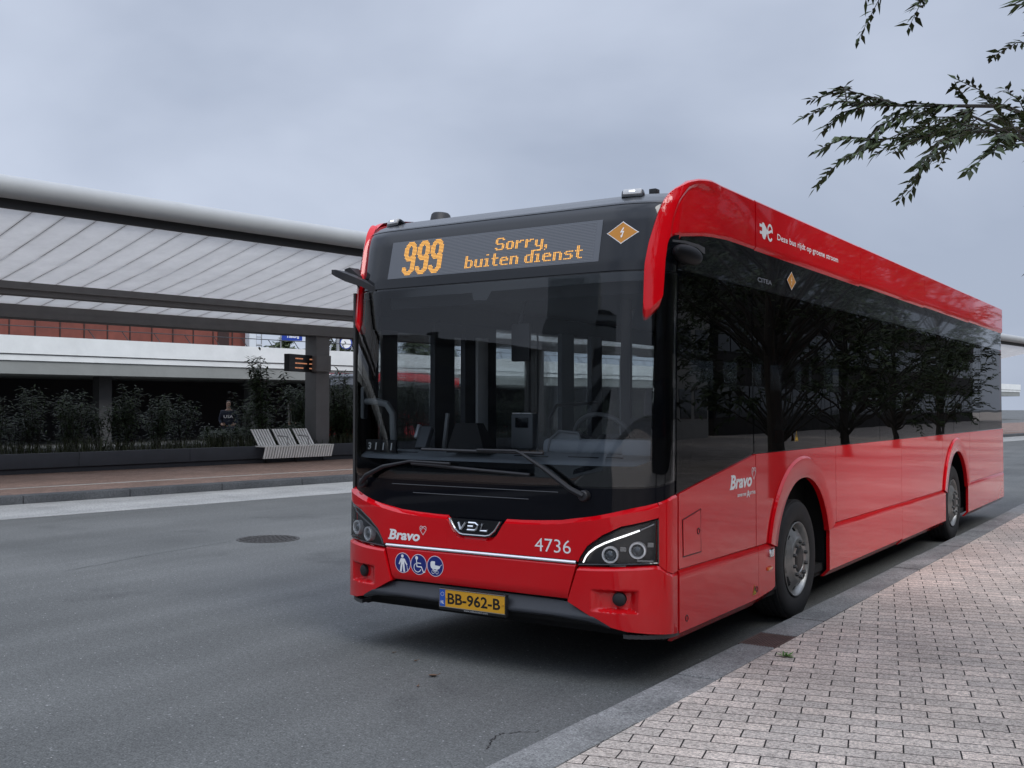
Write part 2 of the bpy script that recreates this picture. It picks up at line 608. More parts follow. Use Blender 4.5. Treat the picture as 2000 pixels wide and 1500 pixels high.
def brick_material(name, ca, cb, mortar, bw, rh, ms, rot, rough=0.8, speck=True, squash=0.5):
    m = bpy.data.materials.new(name)
    m.use_nodes = True
    t = m.node_tree
    b = t.nodes['Principled BSDF']
    b.inputs['Roughness'].default_value = rough
    b.inputs['Specular IOR Level'].default_value = 0.3
    c = t.nodes.new('ShaderNodeTexCoord')
    mpn = t.nodes.new('ShaderNodeMapping')
    mpn.inputs['Rotation'].default_value = (0, 0, rot)
    wob = t.nodes.new('ShaderNodeTexNoise')
    wob.inputs['Scale'].default_value = 5
    ad = t.nodes.new('ShaderNodeMixRGB')
    ad.blend_type = 'ADD'
    ad.inputs[0].default_value = 0.012
    t.links.new(c.outputs['Object'], wob.inputs['Vector'])
    t.links.new(c.outputs['Object'], ad.inputs[1])
    t.links.new(wob.outputs['Color'], ad.inputs[2])
    t.links.new(ad.outputs[0], mpn.inputs['Vector'])
    br = t.nodes.new('ShaderNodeTexBrick')
    br.offset = squash
    br.inputs['Scale'].default_value = 1
    br.inputs['Brick Width'].default_value = bw
    br.inputs['Row Height'].default_value = rh
    br.inputs['Mortar Size'].default_value = ms
    br.inputs['Mortar Smooth'].default_value = 0.25
    br.inputs['Bias'].default_value = 0.0
    br.inputs['Color1'].default_value = (*ca, 1)
    br.inputs['Color2'].default_value = (*cb, 1)
    br.inputs['Mortar'].default_value = (*mortar, 1)
    t.links.new(mpn.outputs['Vector'], br.inputs['Vector'])
    n = t.nodes.new('ShaderNodeTexNoise')
    n.inputs['Scale'].default_value = 75
    n.inputs['Detail'].default_value = 3
    n.inputs['Roughness'].default_value = 0.75
    t.links.new(c.outputs['Object'], n.inputs['Vector'])
    r = t.nodes.new('ShaderNodeValToRGB')
    r.color_ramp.elements[0].position = 0.32
    r.color_ramp.elements[0].color = (0.30, 0.29, 0.285, 1)
    r.color_ramp.elements[1].position = 0.66
    r.color_ramp.elements[1].color = (1.5, 1.47, 1.44, 1)
    t.links.new(n.outputs['Fac'], r.inputs['Fac'])
    n3 = t.nodes.new('ShaderNodeTexNoise')
    n3.inputs['Scale'].default_value = 1.1
    n3.inputs['Detail'].default_value = 5
    t.links.new(c.outputs['Object'], n3.inputs['Vector'])
    r3 = t.nodes.new('ShaderNodeValToRGB')
    r3.color_ramp.elements[0].position = 0.3
    r3.color_ramp.elements[0].color = (0.72, 0.71, 0.70, 1)
    r3.color_ramp.elements[1].position = 0.68
    r3.color_ramp.elements[1].color = (1.12, 1.12, 1.12, 1)
    t.links.new(n3.outputs['Fac'], r3.inputs['Fac'])
    a = t.nodes.new('ShaderNodeMix')
    a.data_type = 'RGBA'
    a.blend_type = 'MULTIPLY'
    a.inputs['Factor'].default_value = 0.9 if speck else 0.4
    t.links.new(br.outputs['Color'], a.inputs[6])
    t.links.new(r.outputs['Color'], a.inputs[7])
    a2 = t.nodes.new('ShaderNodeMix')
    a2.data_type = 'RGBA'
    a2.blend_type = 'MULTIPLY'
    a2.inputs['Factor'].default_value = 0.8
    t.links.new(a.outputs[2], a2.inputs[6])
    t.links.new(r3.outputs['Color'], a2.inputs[7])
    t.links.new(a2.outputs[2], b.inputs['Base Color'])
    bp = t.nodes.new('ShaderNodeBump')
    bp.inputs['Strength'].default_value = 0.7
    bp.inputs['Distance'].default_value = 0.006
    mth = t.nodes.new('ShaderNodeMath')
    mth.operation = 'MULTIPLY_ADD'
    mth.inputs[1].default_value = -1.0
    t.links.new(br.outputs['Fac'], mth.inputs[0])
    sc2 = t.nodes.new('ShaderNodeMath')
    sc2.operation = 'MULTIPLY'
    sc2.inputs[1].default_value = 0.35
    t.links.new(n.outputs['Fac'], sc2.inputs[0])
    t.links.new(sc2.outputs[0], mth.inputs[2])
    t.links.new(mth.outputs[0], bp.inputs['Height'])
    t.links.new(bp.outputs['Normal'], b.inputs['Normal'])
    return m

ASPHALT = ground_material('asphalt', (0.085, 0.088, 0.086), (0.130, 0.133, 0.129), 0.35, 0.18, stain=(0.72, 0.72, 0.73))
KERBM = ground_material('kerb_concrete', (0.15, 0.15, 0.146), (0.30, 0.298, 0.288), 2.2, 0.05, bump=0.3)
GUTTER = ground_material('gutter_concrete', (0.26, 0.265, 0.26), (0.36, 0.36, 0.35), 1.2, 0.02)
BRICK = brick_material('paving_bricks', (0.62, 0.54, 0.475), (0.46, 0.415, 0.372), (0.012, 0.011, 0.011), 0.25, 0.127, 0.0042, R(-14.5))
REDBRICK = brick_material('red_paving', (0.24, 0.165, 0.135), (0.19, 0.13, 0.108), (0.06, 0.045, 0.04), 0.21, 0.105, 0.004, R(53))

g = MB()
g.box(-400, 400, -300, 500, -0.4, 0)
tag(g.build('road', ASPHALT, smooth=0), kind='structure')

# near kerb, one stone after another, and the brick pavement behind it
g = MB()
KY = [-0.81 + 1.02 * k for k in range(-14, 40)]
for k, (a, b) in enumerate(zip(KY, KY[1:])):
    a2, b2 = a + .006, b - .006
    if 1.1 < (a + b) / 2 < 1.7:
        continue
    if abs(a - 1.23) < .06:
        a2 = 1.63
    dz = random.uniform(-.004, .004)
    g.rbox(1.338, 1.598, a2, b2, -0.15, 0.098 + dz, 0.014, seg=2)
g.rbox(1.338, 1.598, 0.215, 1.178, -0.15, 0.097, 0.014)
g.rbox(1.338, 1.598, 1.625, 2.245, -0.15, 0.099, 0.014)
tag(g.build('kerb', KERBM), kind='structure')
g = MB()
g.box(1.608, 60, -120, 300, -0.2, 0.1)
tag(g.build('pavement', BRICK, smooth=0), kind='structure')
g = MB()
g.box(1.59, 1.615, -15, 40, -0.2, 0.088)
tag(g.build('pavement_joint', mat('joint_dirt', (0.018, 0.018, 0.015), 0.95), smooth=0), kind='structure')

# station frame: U runs along the platforms, V away from the near lane
SA = R(8)
SO = Vector((-13, 9, 0))
SU = Vector((math.sin(SA), math.cos(SA), 0))
SV = Vector((-math.cos(SA), math.sin(SA), 0))
SM = Matrix(((SU.x, SV.x, 0, SO.x), (SU.y, SV.y, 0, SO.y), (0, 0, 1, 0), (0, 0, 0, 1)))   # local (u, v, z) -> world
def sbox(g, u0, u1, v0, v1, z0, z1, b=0.0, mi=0):
    if b:
        g.rbox(u0, u1, v0, v1, z0, z1, b, M=SM, mi=mi)
    else:
        g.box(u0, u1, v0, v1, z0, z1, M=SM, mi=mi)
def sp(u, v, z):
    return SM @ Vector((u, v, z))
g = MB()
sbox(g, -60, 120, -2.55, -0.22, -0.05, 0.004)
tag(g.build('gutter', GUTTER, smooth=0), kind='structure')
g = MB()
for k in range(-25, 60):
    sbox(g, k * 2.0 + .004, k * 2.0 + 1.996, -0.22, 0.16, -0.1, 0.15, 0.03)
tag(g.build('platform_kerb', ground_material('dark_kerb', (0.055, 0.060, 0.066), (0.085, 0.09, 0.096), 1.5, 0.02)), kind='structure')
g = MB()
sbox(g, -60, 120, 0.165, 13.0, -0.1, 0.13)
tag(g.build('platform_pavement', REDBRICK, smooth=0), kind='structure')
g = MB()
sbox(g, -60, 120, 1.72, 1.86, 0.05, 0.134)
tag(g.build('platform_line', GUTTER, smooth=0), kind='structure')

# ================================================================== THE BUS
bus = empty('city_bus', (0, 0, 0), 0, 'red and black electric city bus parked at the brick kerb, amber 999 on its display', 'bus')
LEN = 12.2
SREAR = 2 + LEN - .0065 - .24

# --- inner shell: floor, ceiling, walls behind the panels
g = MB()
g.box(-1.22, 1.22, 0.42, LEN - .05, 0.30, 0.36)
g.build('floor_pan', UNDER, bus)
g = MB()
g.box(-1.235, 1.235, .55, LEN - .06, 2.56, 2.60)
g.box(-1.2, 1.2, .30, .55, 2.56, 2.62)
g.build('ceiling', INTER, bus)
g = MB()
g.box(-1.235, 1.235, LEN - .06, LEN, .34, 3.0)
g.build('rear_wall', MATTE, bus)
g = MB()
g.box(-1.1, 1.1, .98, LEN - .3, 3.09, 3.12)
g.build('roof', mat('roof_grey', (0.05, 0.052, 0.056), 0.5), bus)
g = MB()
for s in (1, -1):
    xs = sorted((s * 1.10, s * 1.225))
    g.box(xs[0], xs[1], .75, LEN - .06, 2.60, 3.09)
g.build('roof_rail', MATTE, bus)
# near wall liner below and behind the glass
g = MB()
g.box(1.19, 1.225, .36, 2.0, .33, 1.12)
g.box(1.19, 1.225, 1.60, 2.0, 1.12, 1.36)
g.box(1.02, 1.05, 1.95, 3.50, .30, 1.30)          # wheel housing inner skin
g.box(1.05, 1.225, 1.96, 1.99, .33, 1.30)
g.box(1.05, 1.225, 3.46, 3.49, .33, 1.30)
g.box(1.05, 1.225, 1.96, 3.49, 1.17, 1.20)
g.box(1.19, 1.225, 3.49, 8.0, .33, 1.36)
g.box(1.19, 1.225, 9.6, LEN - .06, .33, 1.36)
g.box(1.02, 1.05, 7.95, 9.65, .30, 1.30)
g.build('wheel_housing', UNDER, bus)
for y in (1.66, 3.35, 5.1, 6.85, 8.6, 10.35):
    g = MB()
    g.box(1.17, 1.235, y - .05, y + .05, 1.30, 2.56)
    g.build('window_pillar', MATTE, bus)

# --- front: windscreen and what frames it
wb = [(-2.05, 1.246), (-1.75, 1.221), (-1.5, 1.212), (-1.1, 1.209), (-.9, 1.207), (0, 1.205), (.9, 1.207), (1.1, 1.209), (1.5, 1.212), (1.75, 1.221), (2.05, 1.246)]
ws = patch('windscreen', WINDSCREEN, [(s, z + .008, 2.545) for s, z in wb], off=0.0, rows=40, parent=bus, rim=False, dens=.05)
FR = [(s, z - .01, 1.345 if abs(s) < 1.7 else 1.40) for s, z in wb]
patch('windscreen_border', BLACK, FR, off=-.008, thick=.004, rows=4, parent=bus)
patch('windscreen_border', BLACK, [(-2.05, 2.50, 2.56), (-1.6, 2.492, 2.56), (-.25, 2.482, 2.56), (-.12, 2.482, 2.56), (-.1, 2.43, 2.56), (.02, 2.425, 2.56), (.06, 2.482, 2.56), (.2, 2.484, 2.56), (1.5, 2.49, 2.56), (2.05, 2.50, 2.56)], off=-.008, thick=.004, rows=4, parent=bus, dens=.2)
for sg in (1, -1):
    patch('pillar_trim', BLACK, [(1.66, 1.33, 2.50), (2.05, 1.26, 2.53)], off=-.008, thick=.03, rows=16, parent=bus, side=sg)
    patch('pillar_trim', BLACK, [(2.065, 1.15, 2.56), (2.13, 1.16, 2.57)], off=-.003, thick=.05, rows=16, parent=bus, side=sg)
# black apron below the glass
RT = [(-2.06, 1.165), (-1.966, 1.154), (-1.754, 1.125), (-1.48, 1.089), (-1.2, 1.040), (-.93, 1.002), (-.6, .984), (0, .979), (.6, .984), (.93, 1.000), (1.2, 1.036), (1.48, 1.089), (1.754, 1.125), (1.966, 1.154), (2.06, 1.165)]
def rt(s):
    return lerp(s, RT)
patch('front_apron', mat('apron_black', (0.003, 0.0035, 0.006), 0.3, coat=0.35, spec=0.03), [(s, rt(s) - .05, z - .004) for s, z in wb], off=-.006, thick=.03, rows=14, parent=bus)
for z, x0, x1 in ((1.172, -.74, .62), (1.118, -.55, .40), (1.262, -.74, .30)):
    xs = [x0 + (x1 - x0) * i / 24 for i in range(25)]
    g = MB()
    g.tube([skin(s_x(x, z), z, -.004) for x in xs], .0035, 6)
    g.build('apron_crease', mat('crease', (0.03, 0.032, 0.036), 0.2), bus)

# --- destination header
patch('header_panel', BLACK, [(-2.02, 2.556, 2.985), (-1.5, 2.556, 2.985), (1.5, 2.556, 2.985), (2.02, 2.556, 2.985)], off=0, thick=.04, rows=20, parent=bus)
cap_roof = patch('roof_front_cap', mat('cap_black', (0.040, 0.043, 0.048), 0.36, coat=0.25), [(-1.95, 2.989, 3.118), (1.95, 2.989, 3.118)], off=0.002, thick=.02, rows=26, parent=bus)
disp = patch('destination_display', DISPLAY, [(s_x(-.862, 2.7), 2.622, 2.893), (s_x(.862, 2.7), 2.622, 2.893)], off=.0025, thick=.002, rows=8, parent=bus)
# the dark LED raster: faint horizontal rows
g = MB()
PX, PZ = 0.0102, 0.0102
for k in range(25):
    z = 2.634 + k * PZ
    pts = []
    for i in range(41):
        x = -.70 + 1.52 * i / 40
        pts += [skin(s_x(x, z - .0028), z - .0028, .0032), skin(s_x(x, z + .0028), z + .0028, .0032)]
    g.add(pts, [(2 * i, 2 * i + 2, 2 * i + 3, 2 * i + 1) for i in range(40)])
g.build('display_raster', mat('raster', (0.13, 0.138, 0.152), 0.4), disp, smooth=0)

NINE = ["...#####...", "..#######..", ".#########.", ".####.####.", "####...####", "####...####", "####...####", "####...####", "####...####", "####...####", ".####.####.", ".##########", "..#########", "...########", ".......####", ".......####", ".......####", ".......####", "###....####", "####...####", "####..#####", ".#########.", "..#######..", "...#####..."]
GL = {
 'S': [".#####.", "##...##", "##.....", "##.....", ".#####.", ".....##", ".....##", "##...##", ".#####."],
 'o': [".####.", "##..##", "##..##", "##..##", "##..##", ".####."],
 'r': ["##.###", "####..", "##....", "##....", "##....", "##...."],
 'y': ["##..##", "##..##", "##..##", "##..##", ".#####", "....##", "....##", "#####."],
 ',': ["##", "##", ".#", "#."],
 'b': ["##....", "##....", "##....", "#####.", "##..##", "##..##", "##..##", "##..##", "#####."],
 'u': ["##..##", "##..##", "##..##", "##..##", "##..##", ".#####"],
 'i': [".##.", "....", "....", "###.", ".##.", ".##.", ".##.", ".##.", "####"],
 't': [".##..", ".##..", ".##..", "#####", ".##..", ".##..", ".##..", ".##..", "..###"],
 'e': [".####.", "##..##", "######", "##....", "##....", ".#####"],
 'n': ["#####.", "##..##", "##..##", "##..##", "##..##", "##..##"],
 'd': ["....##", "....##", "....##", ".#####", "##..##", "##..##", "##..##", "##..##", ".#####"],
 's': [".#####", "##....", ".####.", "....##", "....##", "#####."],
 ' ': ["..", ".."]}
DESC = {'y': 3, ',': 3}
dots = []
for k in range(3):
    for r_, row in enumerate(NINE):
        for c_, ch in enumerate(row):
            if ch == '#':
                dots.append((-.734 + (k * 11.7 + c_) * PX, 2.634 + (24 - r_) * PZ))
def led_line(text, x0, x1, zb):
    cells = []
    cx_ = 0
    for ch in text:
        gl_ = GL[ch]
        for r_, row in enumerate(gl_):
            for c_, v in enumerate(row):
                if v == '#':
                    cells.append((cx_ + c_, len(gl_) - 1 - r_ - DESC.get(ch, 0)))
        cx_ += len(gl_[0]) + 1
    k = (x1 - x0) / (cx_ - 2)
    for a, b in cells:
        dots.append((x0 + a * k, zb + b * .0096))
led_line("Sorry,", .057, .462, 2.762)
led_line("buiten dienst", -.178, .735, 2.656)
g = MB()
g2 = MB()
for x, z in dots:
    for gg, h, o_ in ((g, .0037, .0045), (g2, .0017, .0052)):
        P4 = [skin(s_x(x + dx * h, z + dz * h), z + dz * h, o_) for dx, dz in ((-1, -1), (1, -1), (1, 1), (-1, 1))]
        gg.add(P4, [(0, 1, 2, 3)])
g.build('led_lettering', LED, disp, smooth=0)
g2.build('led_lettering', LEDC, disp, smooth=0)

def diamond(center, rx, rz, fn, side):
    f = Flat()
    cx_, cz_ = center
    def rd(rx, rz):
        pts = []
        for k in range(4):
            a = PI / 2 * k
            px_, pz_ = rx * math.cos(a), rz * math.sin(a)
            for dd in (-.12, 0, .12):
                aa = a + dd
                kk = .93 if dd else .955
                pts.append((cx_ + rx * math.cos(aa) * kk * (1 / (abs(math.cos(aa)) + abs(math.sin(aa)))) * (1.04), cz_ + rz * math.sin(aa) * kk * (1 / (abs(math.cos(aa)) + abs(math.sin(aa)))) * (1.04)))
        return pts
    f.poly(rd(rx, rz))
    o = f.place('warning_diamond', WHITE, bus, fn(.004))
    f = Flat()
    f.poly(rd(rx * .93, rz * .92))
    f.place('diamond_face', ORANGE, o, fn(.0046))
    f = Flat()
    k = rz / .073
    f.stroke([(cx_ + .006 * k, cz_ + .030 * k), (cx_ - .008 * k, cz_ + .002 * k)], .007 * k)
    f.stroke([(cx_ - .008 * k, cz_ + .002 * k), (cx_ + .009 * k, cz_ + .008 * k)], .006 * k)
    f.stroke([(cx_ + .009 * k, cz_ + .008 * k), (cx_ - .001 * k, cz_ - .022 * k)], .006 * k)
    f.poly([(cx_ - .008 * k, cz_ - .018 * k), (cx_ - .003 * k, cz_ - .034 * k), (cx_ + .008 * k, cz_ - .020 * k)])
    f.place('lightning_bolt', WHITE, o, fn(.0052))
diamond((1.003, 2.796), .103, .074, on_front, 1)
diamond((2.488, 2.706), .108, .074, on_side, 1)

# --- red front panel with its bevelled upper edge
def badge_dip(s):
    return 0
mid = [(-1.744, rt(1.744)), (-1.48, rt(1.48)), (-1.2, rt(-1.2)), (-.93, rt(-.93)), (-.6, rt(-.6)), (-.335, .982)]
HLT = [(1.082, .728), (1.105, .780), (1.16, .852), (1.264, .918), (1.407, .976), (1.744, 1.031)]
def hl_top(a):
    return lerp(abs(a), HLT)
def front_low(s):
    return hl_top(s) + .006 if abs(s) > 1.082 else .762
for sg in (1, -1):
    cols = [(s, front_low(s) if s > 1.09 else .762, rt(s)) for s in (.335, .5, .7, .93, 1.075)] + [(s, front_low(s), rt(s)) for s in (1.09, 1.105, 1.13, 1.16, 1.21, 1.264, 1.33, 1.407, 1.5, 1.62, 1.742)]
    patch('front_panel', RED, cols, off=.030, thick=.05, rows=12, parent=bus, ct=(.024, .033), side=sg, dens=.05)
patch('front_panel', RED, [(-.345, .762, .975), (-.32, .762, .968), (-.25, .762, .895), (-.2, .762, .862), (-.15, .762, .850), (.15, .762, .850), (.2, .762, .862), (.25, .762, .895), (.32, .762, .968), (.345, .762, .975)], off=.0292, thick=.05, rows=8, parent=bus, ct=(.02, .028), dens=.03)
# corner posts in red, from headlight back to the flank seam
for sg in (1, -1):
    cols = [(1.752, .745, rt(1.752)), (1.86, .705, rt(1.86)), (1.95, .690, rt(1.95)), (2.0, .690, rt(2.0)), (2.055, .694, rt(2.05))]
    patch('corner_panel', RED, cols, off=.012, thick=.05, rows=12, parent=bus, ct=(.012, .012), side=sg)
# chrome moulding
xs = [-.765 + 1.53 * i / 40 for i in range(41)]
g = MB()
prof = [(-.011, .006), (-.009, .028), (0, .034), (.009, .028), (.011, .006)]
vs = []
for x in xs:
    for dz, of in prof:
        vs.append(skin(s_x(x, .748 + dz), .748 + dz, of))
fs = []
for i in range(40):
    for j in range(4):
        fs.append((i * 5 + j, (i + 1) * 5 + j, (i + 1) * 5 + j + 1, i * 5 + j + 1))
g.add(vs, fs)
g.build('front_moulding', mat('bright_trim', (0.86, 0.86, 0.88), 0.24, metal=0.35), bus)
# centre bumper
def cb_edge(z):
    return lerp(z, [(.515, .705), (.735, .768)])
zs = 8
def sheared(name, m, zlo, zhi, off, ct, cb, n=44):
    g = MB()
    rows = [(zlo, -cb[1]), (zlo + cb[0], 0)] + [(zlo + cb[0] + (zhi - ct[0] - zlo - cb[0]) * k / 6, 0) for k in range(1, 6)] + [(zhi - ct[0], 0), (zhi, -ct[1])]
    vs, fs = [], []
    for z, d in rows:
        e = cb_edge(z) - .003
        for i in range(n + 1):
            x = -e + 2 * e * i / n
            vs.append(skin(s_x(x, z), z, off + d))
    for j in range(len(rows) - 1):
        for i in range(n):
            a = j * (n + 1) + i
            fs.append((a, a + 1, a + n + 2, a + n + 1))
    k0 = len(vs)
    for j, (z, d) in enumerate(rows):
        for sg in (-1, 1):
            x = sg * (cb_edge(z) - .003)
            vs.append(skin(s_x(x, z), z, off + d - .04))
    for j in range(len(rows) - 1):
        for q, i in ((0, 0), (1, n)):
            fs.append((j * (n + 1) + i, (j + 1) * (n + 1) + i, k0 + (j + 1) * 2 + q, k0 + j * 2 + q))
    g.add(vs, fs)
    return g.build(name, m, bus)
sheared('centre_bumper', RED, .518, .734, .028, (.010, .008), (.03, .012))
# corner bumpers: proud of the face, bevelled shelf below the headlight, notch with the round sensor cover
BT = [(.9, .731), (1.09, .722), (1.3, .728), (1.5, .738), (1.689, .747), (1.75, .742), (1.859, .702), (1.951, .686), (2.06, .690)]
BB = [(.9, .517), (1.026, .515), (1.089, .506), (1.263, .415), (1.369, .368), (1.48, .347), (1.649, .337), (1.96, .322), (2.055, .312)]
def bump_off(s, z):
    # pocket round the sensor cover
    x = skin(s, z).x
    o = .0
    u_, v_ = (abs(x) - 1.00) / .135, (z - .525) / .068
    q = max(abs(u_) - .0, abs(v_))
    if q < 1:
        o -= .045 * min(1, (1 - q) / .28) * (0.35 + .65 * max(0, min(1, (u_ + 1) / 1.0)))
    return o
for sg in (1, -1):
    def be(z):
        return lerp(z, [(.515, 1.016), (.73, 1.094)])
    # slanted inner edge: columns start on the seam line
    n = 96
    g = MB()
    cols_s = [i / n for i in range(n + 1)]
    vs, fs = [], []
    R_ = 44
    for i, t in enumerate(cols_s):
        for j in range(R_ + 2):
            # map parameter to s with a slanted start
            s_ = 1.094 + (2.055 - 1.094) * t
            zt, zb = lerp(s_, BT), lerp(s_, BB)
            if j == R_ + 1:
                z, d = zt, -.022
            else:
                z, d = zb + (zt - .020 - zb) * j / R_, 0
            s2 = s_
            k = (1 - t) ** 2
            if k > 0:
                s2 = s_ - (1.094 - be(max(.515, z))) * k
            f_ = 1.0 if s_ < 1.75 else max(0.0, 1 - (s_ - 1.75) / .3)
            vs.append(skin(s2 * sg, z, .012 + .026 * f_ + d * (.45 + .55 * f_) + bump_off(s2, z)))
    nr = R_ + 2
    for i in range(n):
        for j in range(nr - 1):
            a = i * nr + j
            fs.append((a, a + nr, a + nr + 1, a + 1))
    k0 = len(vs)
    ring = [(i, 0) for i in range(n + 1)] + [(n, j) for j in range(1, nr)] + [(i, nr - 1) for i in range(n - 1, -1, -1)] + [(0, j) for j in range(nr - 2, 0, -1)]
    for i, j in ring:
        p = Vector(vs[i * nr + j])
        c_ = skin((1.09 + .96 * i / n) * sg, p.z, 0)
        nn = (skin((1.09 + .96 * i / n) * sg, p.z, .01) - c_).normalized()
        vs.append(p - nn * .05)
    m_ = len(ring)
    for k in range(m_):
        a, b = ring[k], ring[(k + 1) % m_]
        fs.append((a[0] * nr + a[1], k0 + k, k0 + (k + 1) % m_, b[0] * nr + b[1]))
    g.add(vs, fs)
    bumper = g.build('corner_bumper', RED, bus, smooth=28)
    # sensor cover
    p = skin(s_x(1.03 * sg, .537), .537, .0)
    nrm = (skin(s_x(1.03 * sg, .537), .537, .01) - p).normalized()
    M_ = Matrix.Translation(p) @ nrm.to_track_quat('X', 'Z').to_matrix().to_4x4()
    g = MB()
    g.lathe([(.0435, -.02), (.0435, .008), (.040, .016), (.03, .022), (.015, .025), (.001, .026)], M_, 28)
    g.build('sensor_cover', MATTE, bumper)
    # rubber flap under the corner
    g = MB()
    a = skin(1.42 * sg, .33, -.02)
    b = skin(1.98 * sg, .33, -.02)
    pts = [skin((1.42 + .56 * i / 10) * sg, .33, .008) for i in range(11)]
    for q0, q1 in zip(pts, pts[1:]):
        g.add([(q0.x, q0.y, .325), (q1.x, q1.y, .320), (q1.x, q1.y + .10, .318), (q0.x, q0.y + .10, .322), (q0.x, q0.y, .300), (q1.x, q1.y, .296), (q1.x, q1.y + .10, .294), (q0.x, q0.y + .10, .298)],
              [(0, 1, 2, 3), (4, 7, 6, 5), (0, 4, 5, 1), (2, 6, 7, 3), (0, 3, 7, 4), (1, 5, 6, 2)])
    g.build('bumper_edge', mat('edge_rubber', (0.05, 0.05, 0.052), 0.4), bus)
# black lip
LT = [(0, .505), (.6, .500), (.70, .495), (.76, .485), (.93, .400), (.99, .368)]
LB = [(0, .392), (.55, .398), (.62, .400), (.842, .388), (.93, .372), (.99, .352)]
cols = [(s_x(x, .45), lerp(abs(x), LB), lerp(abs(x), LT)) for x in (-.98, -.93, -.842, -.76, -.7, -.6, -.3, 0, .3, .6, .7, .76, .842, .93, .98)]
patch('front_lip', LIP, cols, off=-.012, thick=.05, rows=8, parent=bus, offf=lambda s, z: .055 * max(0, min(1, (.52 - z) / .1)) ** 1.3 - .0, dens=.05, cb=(.012, .012))
patch('underbody_gap_backing', UNDER, [(-1.30, .36, .76), (1.30, .36, .76)], off=-.03, thick=.02, rows=3, parent=bus)  # dark underlayer behind the bumper seams
g = MB()
g.box(-1.2, 1.2, .3, 8, .26, .34)
g.build('underbody', UNDER, bus)

# --- badge
f = Flat()
f.poly([(-.222, .968), (-.165, .893), (-.118, .858), (-.1, .854), (.1, .854), (.122, .860), (.170, .897), (.222, .968)])
badge = f.place('maker_badge', BLACK, bus, on_front(.031))
g = MB()
bp_ = [(-.205, .966), (-.160, .900), (-.12, .871), (-.09, .866), (.09, .866), (.123, .873), (.163, .903), (.207, .966)]
fine = []
for a, b in zip(bp_, bp_[1:]):
    for i in range(5):
        fine.append((a[0] + (b[0] - a[0]) * i / 5, a[1] + (b[1] - a[1]) * i / 5))
fine.append(bp_[-1])
g.tube([skin(s_x(x, z), z, .035) for x, z in fine], .0055, 8)
g.build('badge_rim', CHROME, badge)
def letter(pts_list, wd, name, m, parent, off, h=.007):
    g = MB()
    for pts in pts_list:
        g.tube([skin(s_x(x, z), z, off) for x, z in pts], wd, 6)
    return g.build(name, m, parent)
LZ0, LZ1 = .898, .945
sl = .010
letter([[(-.126, LZ1), (-.108, LZ0), (-.104, LZ0), (-.068, LZ1)],
        [(-.043, LZ1), (.012, LZ1), (.030, LZ1 - .012), (.020, LZ0 + .008), (.005, LZ0), (-.055, LZ0), (-.047, .922), (-.006, .922)],
        [(.068, LZ1), (.050, LZ0), (.105, LZ0), (.107, LZ0 + .012)]], .0080, 'badge_lettering', CHROME, badge, .036)

# --- headlights
for sg in (1, -1):
    HB = [(1.086, .727), (1.3, .738), (1.722, .752)]
    cols = [(s, lerp(s, HB) + .003, hl_top(s) - .002) for s in (1.09, 1.105, 1.13, 1.16, 1.21, 1.264, 1.33, 1.407, 1.5, 1.6, 1.738)]
    hl = patch('headlight', mat('headlight_bowl', (0.014, 0.014, 0.016), 0.3), cols, off=-.02, thick=.02, rows=8, parent=bus, side=sg, dens=.04)
    patch('headlight_cover', CLEAR, cols, off=.024, rows=8, parent=hl, side=sg, rim=False, dens=.04)
    edge = [(s, hl_top(s) - .006) for s in (1.09, 1.105, 1.13, 1.16, 1.21, 1.264, 1.33, 1.407, 1.5, 1.6, 1.735)]
    g = MB()
    g.tube([skin(s * sg, z, .022) for s, z in edge], .0065, 6)
    g.tube([skin(s * sg, lerp(s, HB) + .008, .022) for s in (1.09, 1.2, 1.35, 1.5, 1.65, 1.735)], .0065, 6)
    g.tube([skin(1.735 * sg, .76 + (1.02 - .76) * i / 6, .022) for i in range(7)], .0065, 6)
    g.build('headlight_frame', BLACK, hl)
    D = [(1.121, .750), (1.140, .785), (1.164, .812), (1.214, .846), (1.28, .875), (1.35, .899), (1.45, .928), (1.56, .958)]
    g = MB()
    g.tube([skin(s * sg, z, .014) for s, z in D], [.005, .0055, .006, .006, .006, .006, .006, .005], 8)
    g.build('daytime_light', LAMPW if sg > 0 else mat('daytime_off', (0.22, 0.225, 0.23), 0.25), hl)
    g = MB()
    g.tube([skin(s * sg, z, .012) for s, z in ((1.57, .961), (1.64, .980), (1.70, .996))], .005, 6)
    g.build('daytime_light', mat('daytime_dim', (0.5, 0.5, 0.5), 0.2, metal=0.6), hl)
    for (x, z) in ((.976, .804), (1.132, .835)):
        p = skin(s_x(x * sg, z), z, 0)
        nrm = (Vector((sg * .35, -1, 0))).normalized()
        M_ = Matrix.Translation(p) @ nrm.to_track_quat('X', 'Z').to_matrix().to_4x4()
        g = MB()
        g.lathe([(.052, -.03), (.052, .012), (.050, .016), (.041, .016), (.038, .010), (.037, -.012)], M_, 32)
        o = g.build('lamp_ring', mat('ring_bright', (0.8, 0.8, 0.8), 0.25, metal=0.3), hl)
        g = MB()
        g.lathe([(.037, -.012), (.034, -.002), (.026, .010), (.014, .017), (.001, .019)], M_, 28)
        g.build('lamp_lens', LENS, hl)
        g = MB()
        q = p + nrm * .0 + Vector((sg * .07, .035, .035))
        g.box(-.018, .018, -.003, .003, -.014, .014, M=Matrix.Translation(q) @ Matrix.Rotation(.4 * sg, 4, 'Z'))
        g.build('lamp_reflector', GUNMETAL, hl)
        g = MB()
        q = p + Vector((sg * .045, .012, -.062))
        g.box(-.05, .05, -.003, .003, -.006, .006, M=Matrix.Translation(q) @ Matrix.Rotation(.3 * sg, 4, 'Z'))
        g.build('lamp_reflector', GUNMETAL, hl)

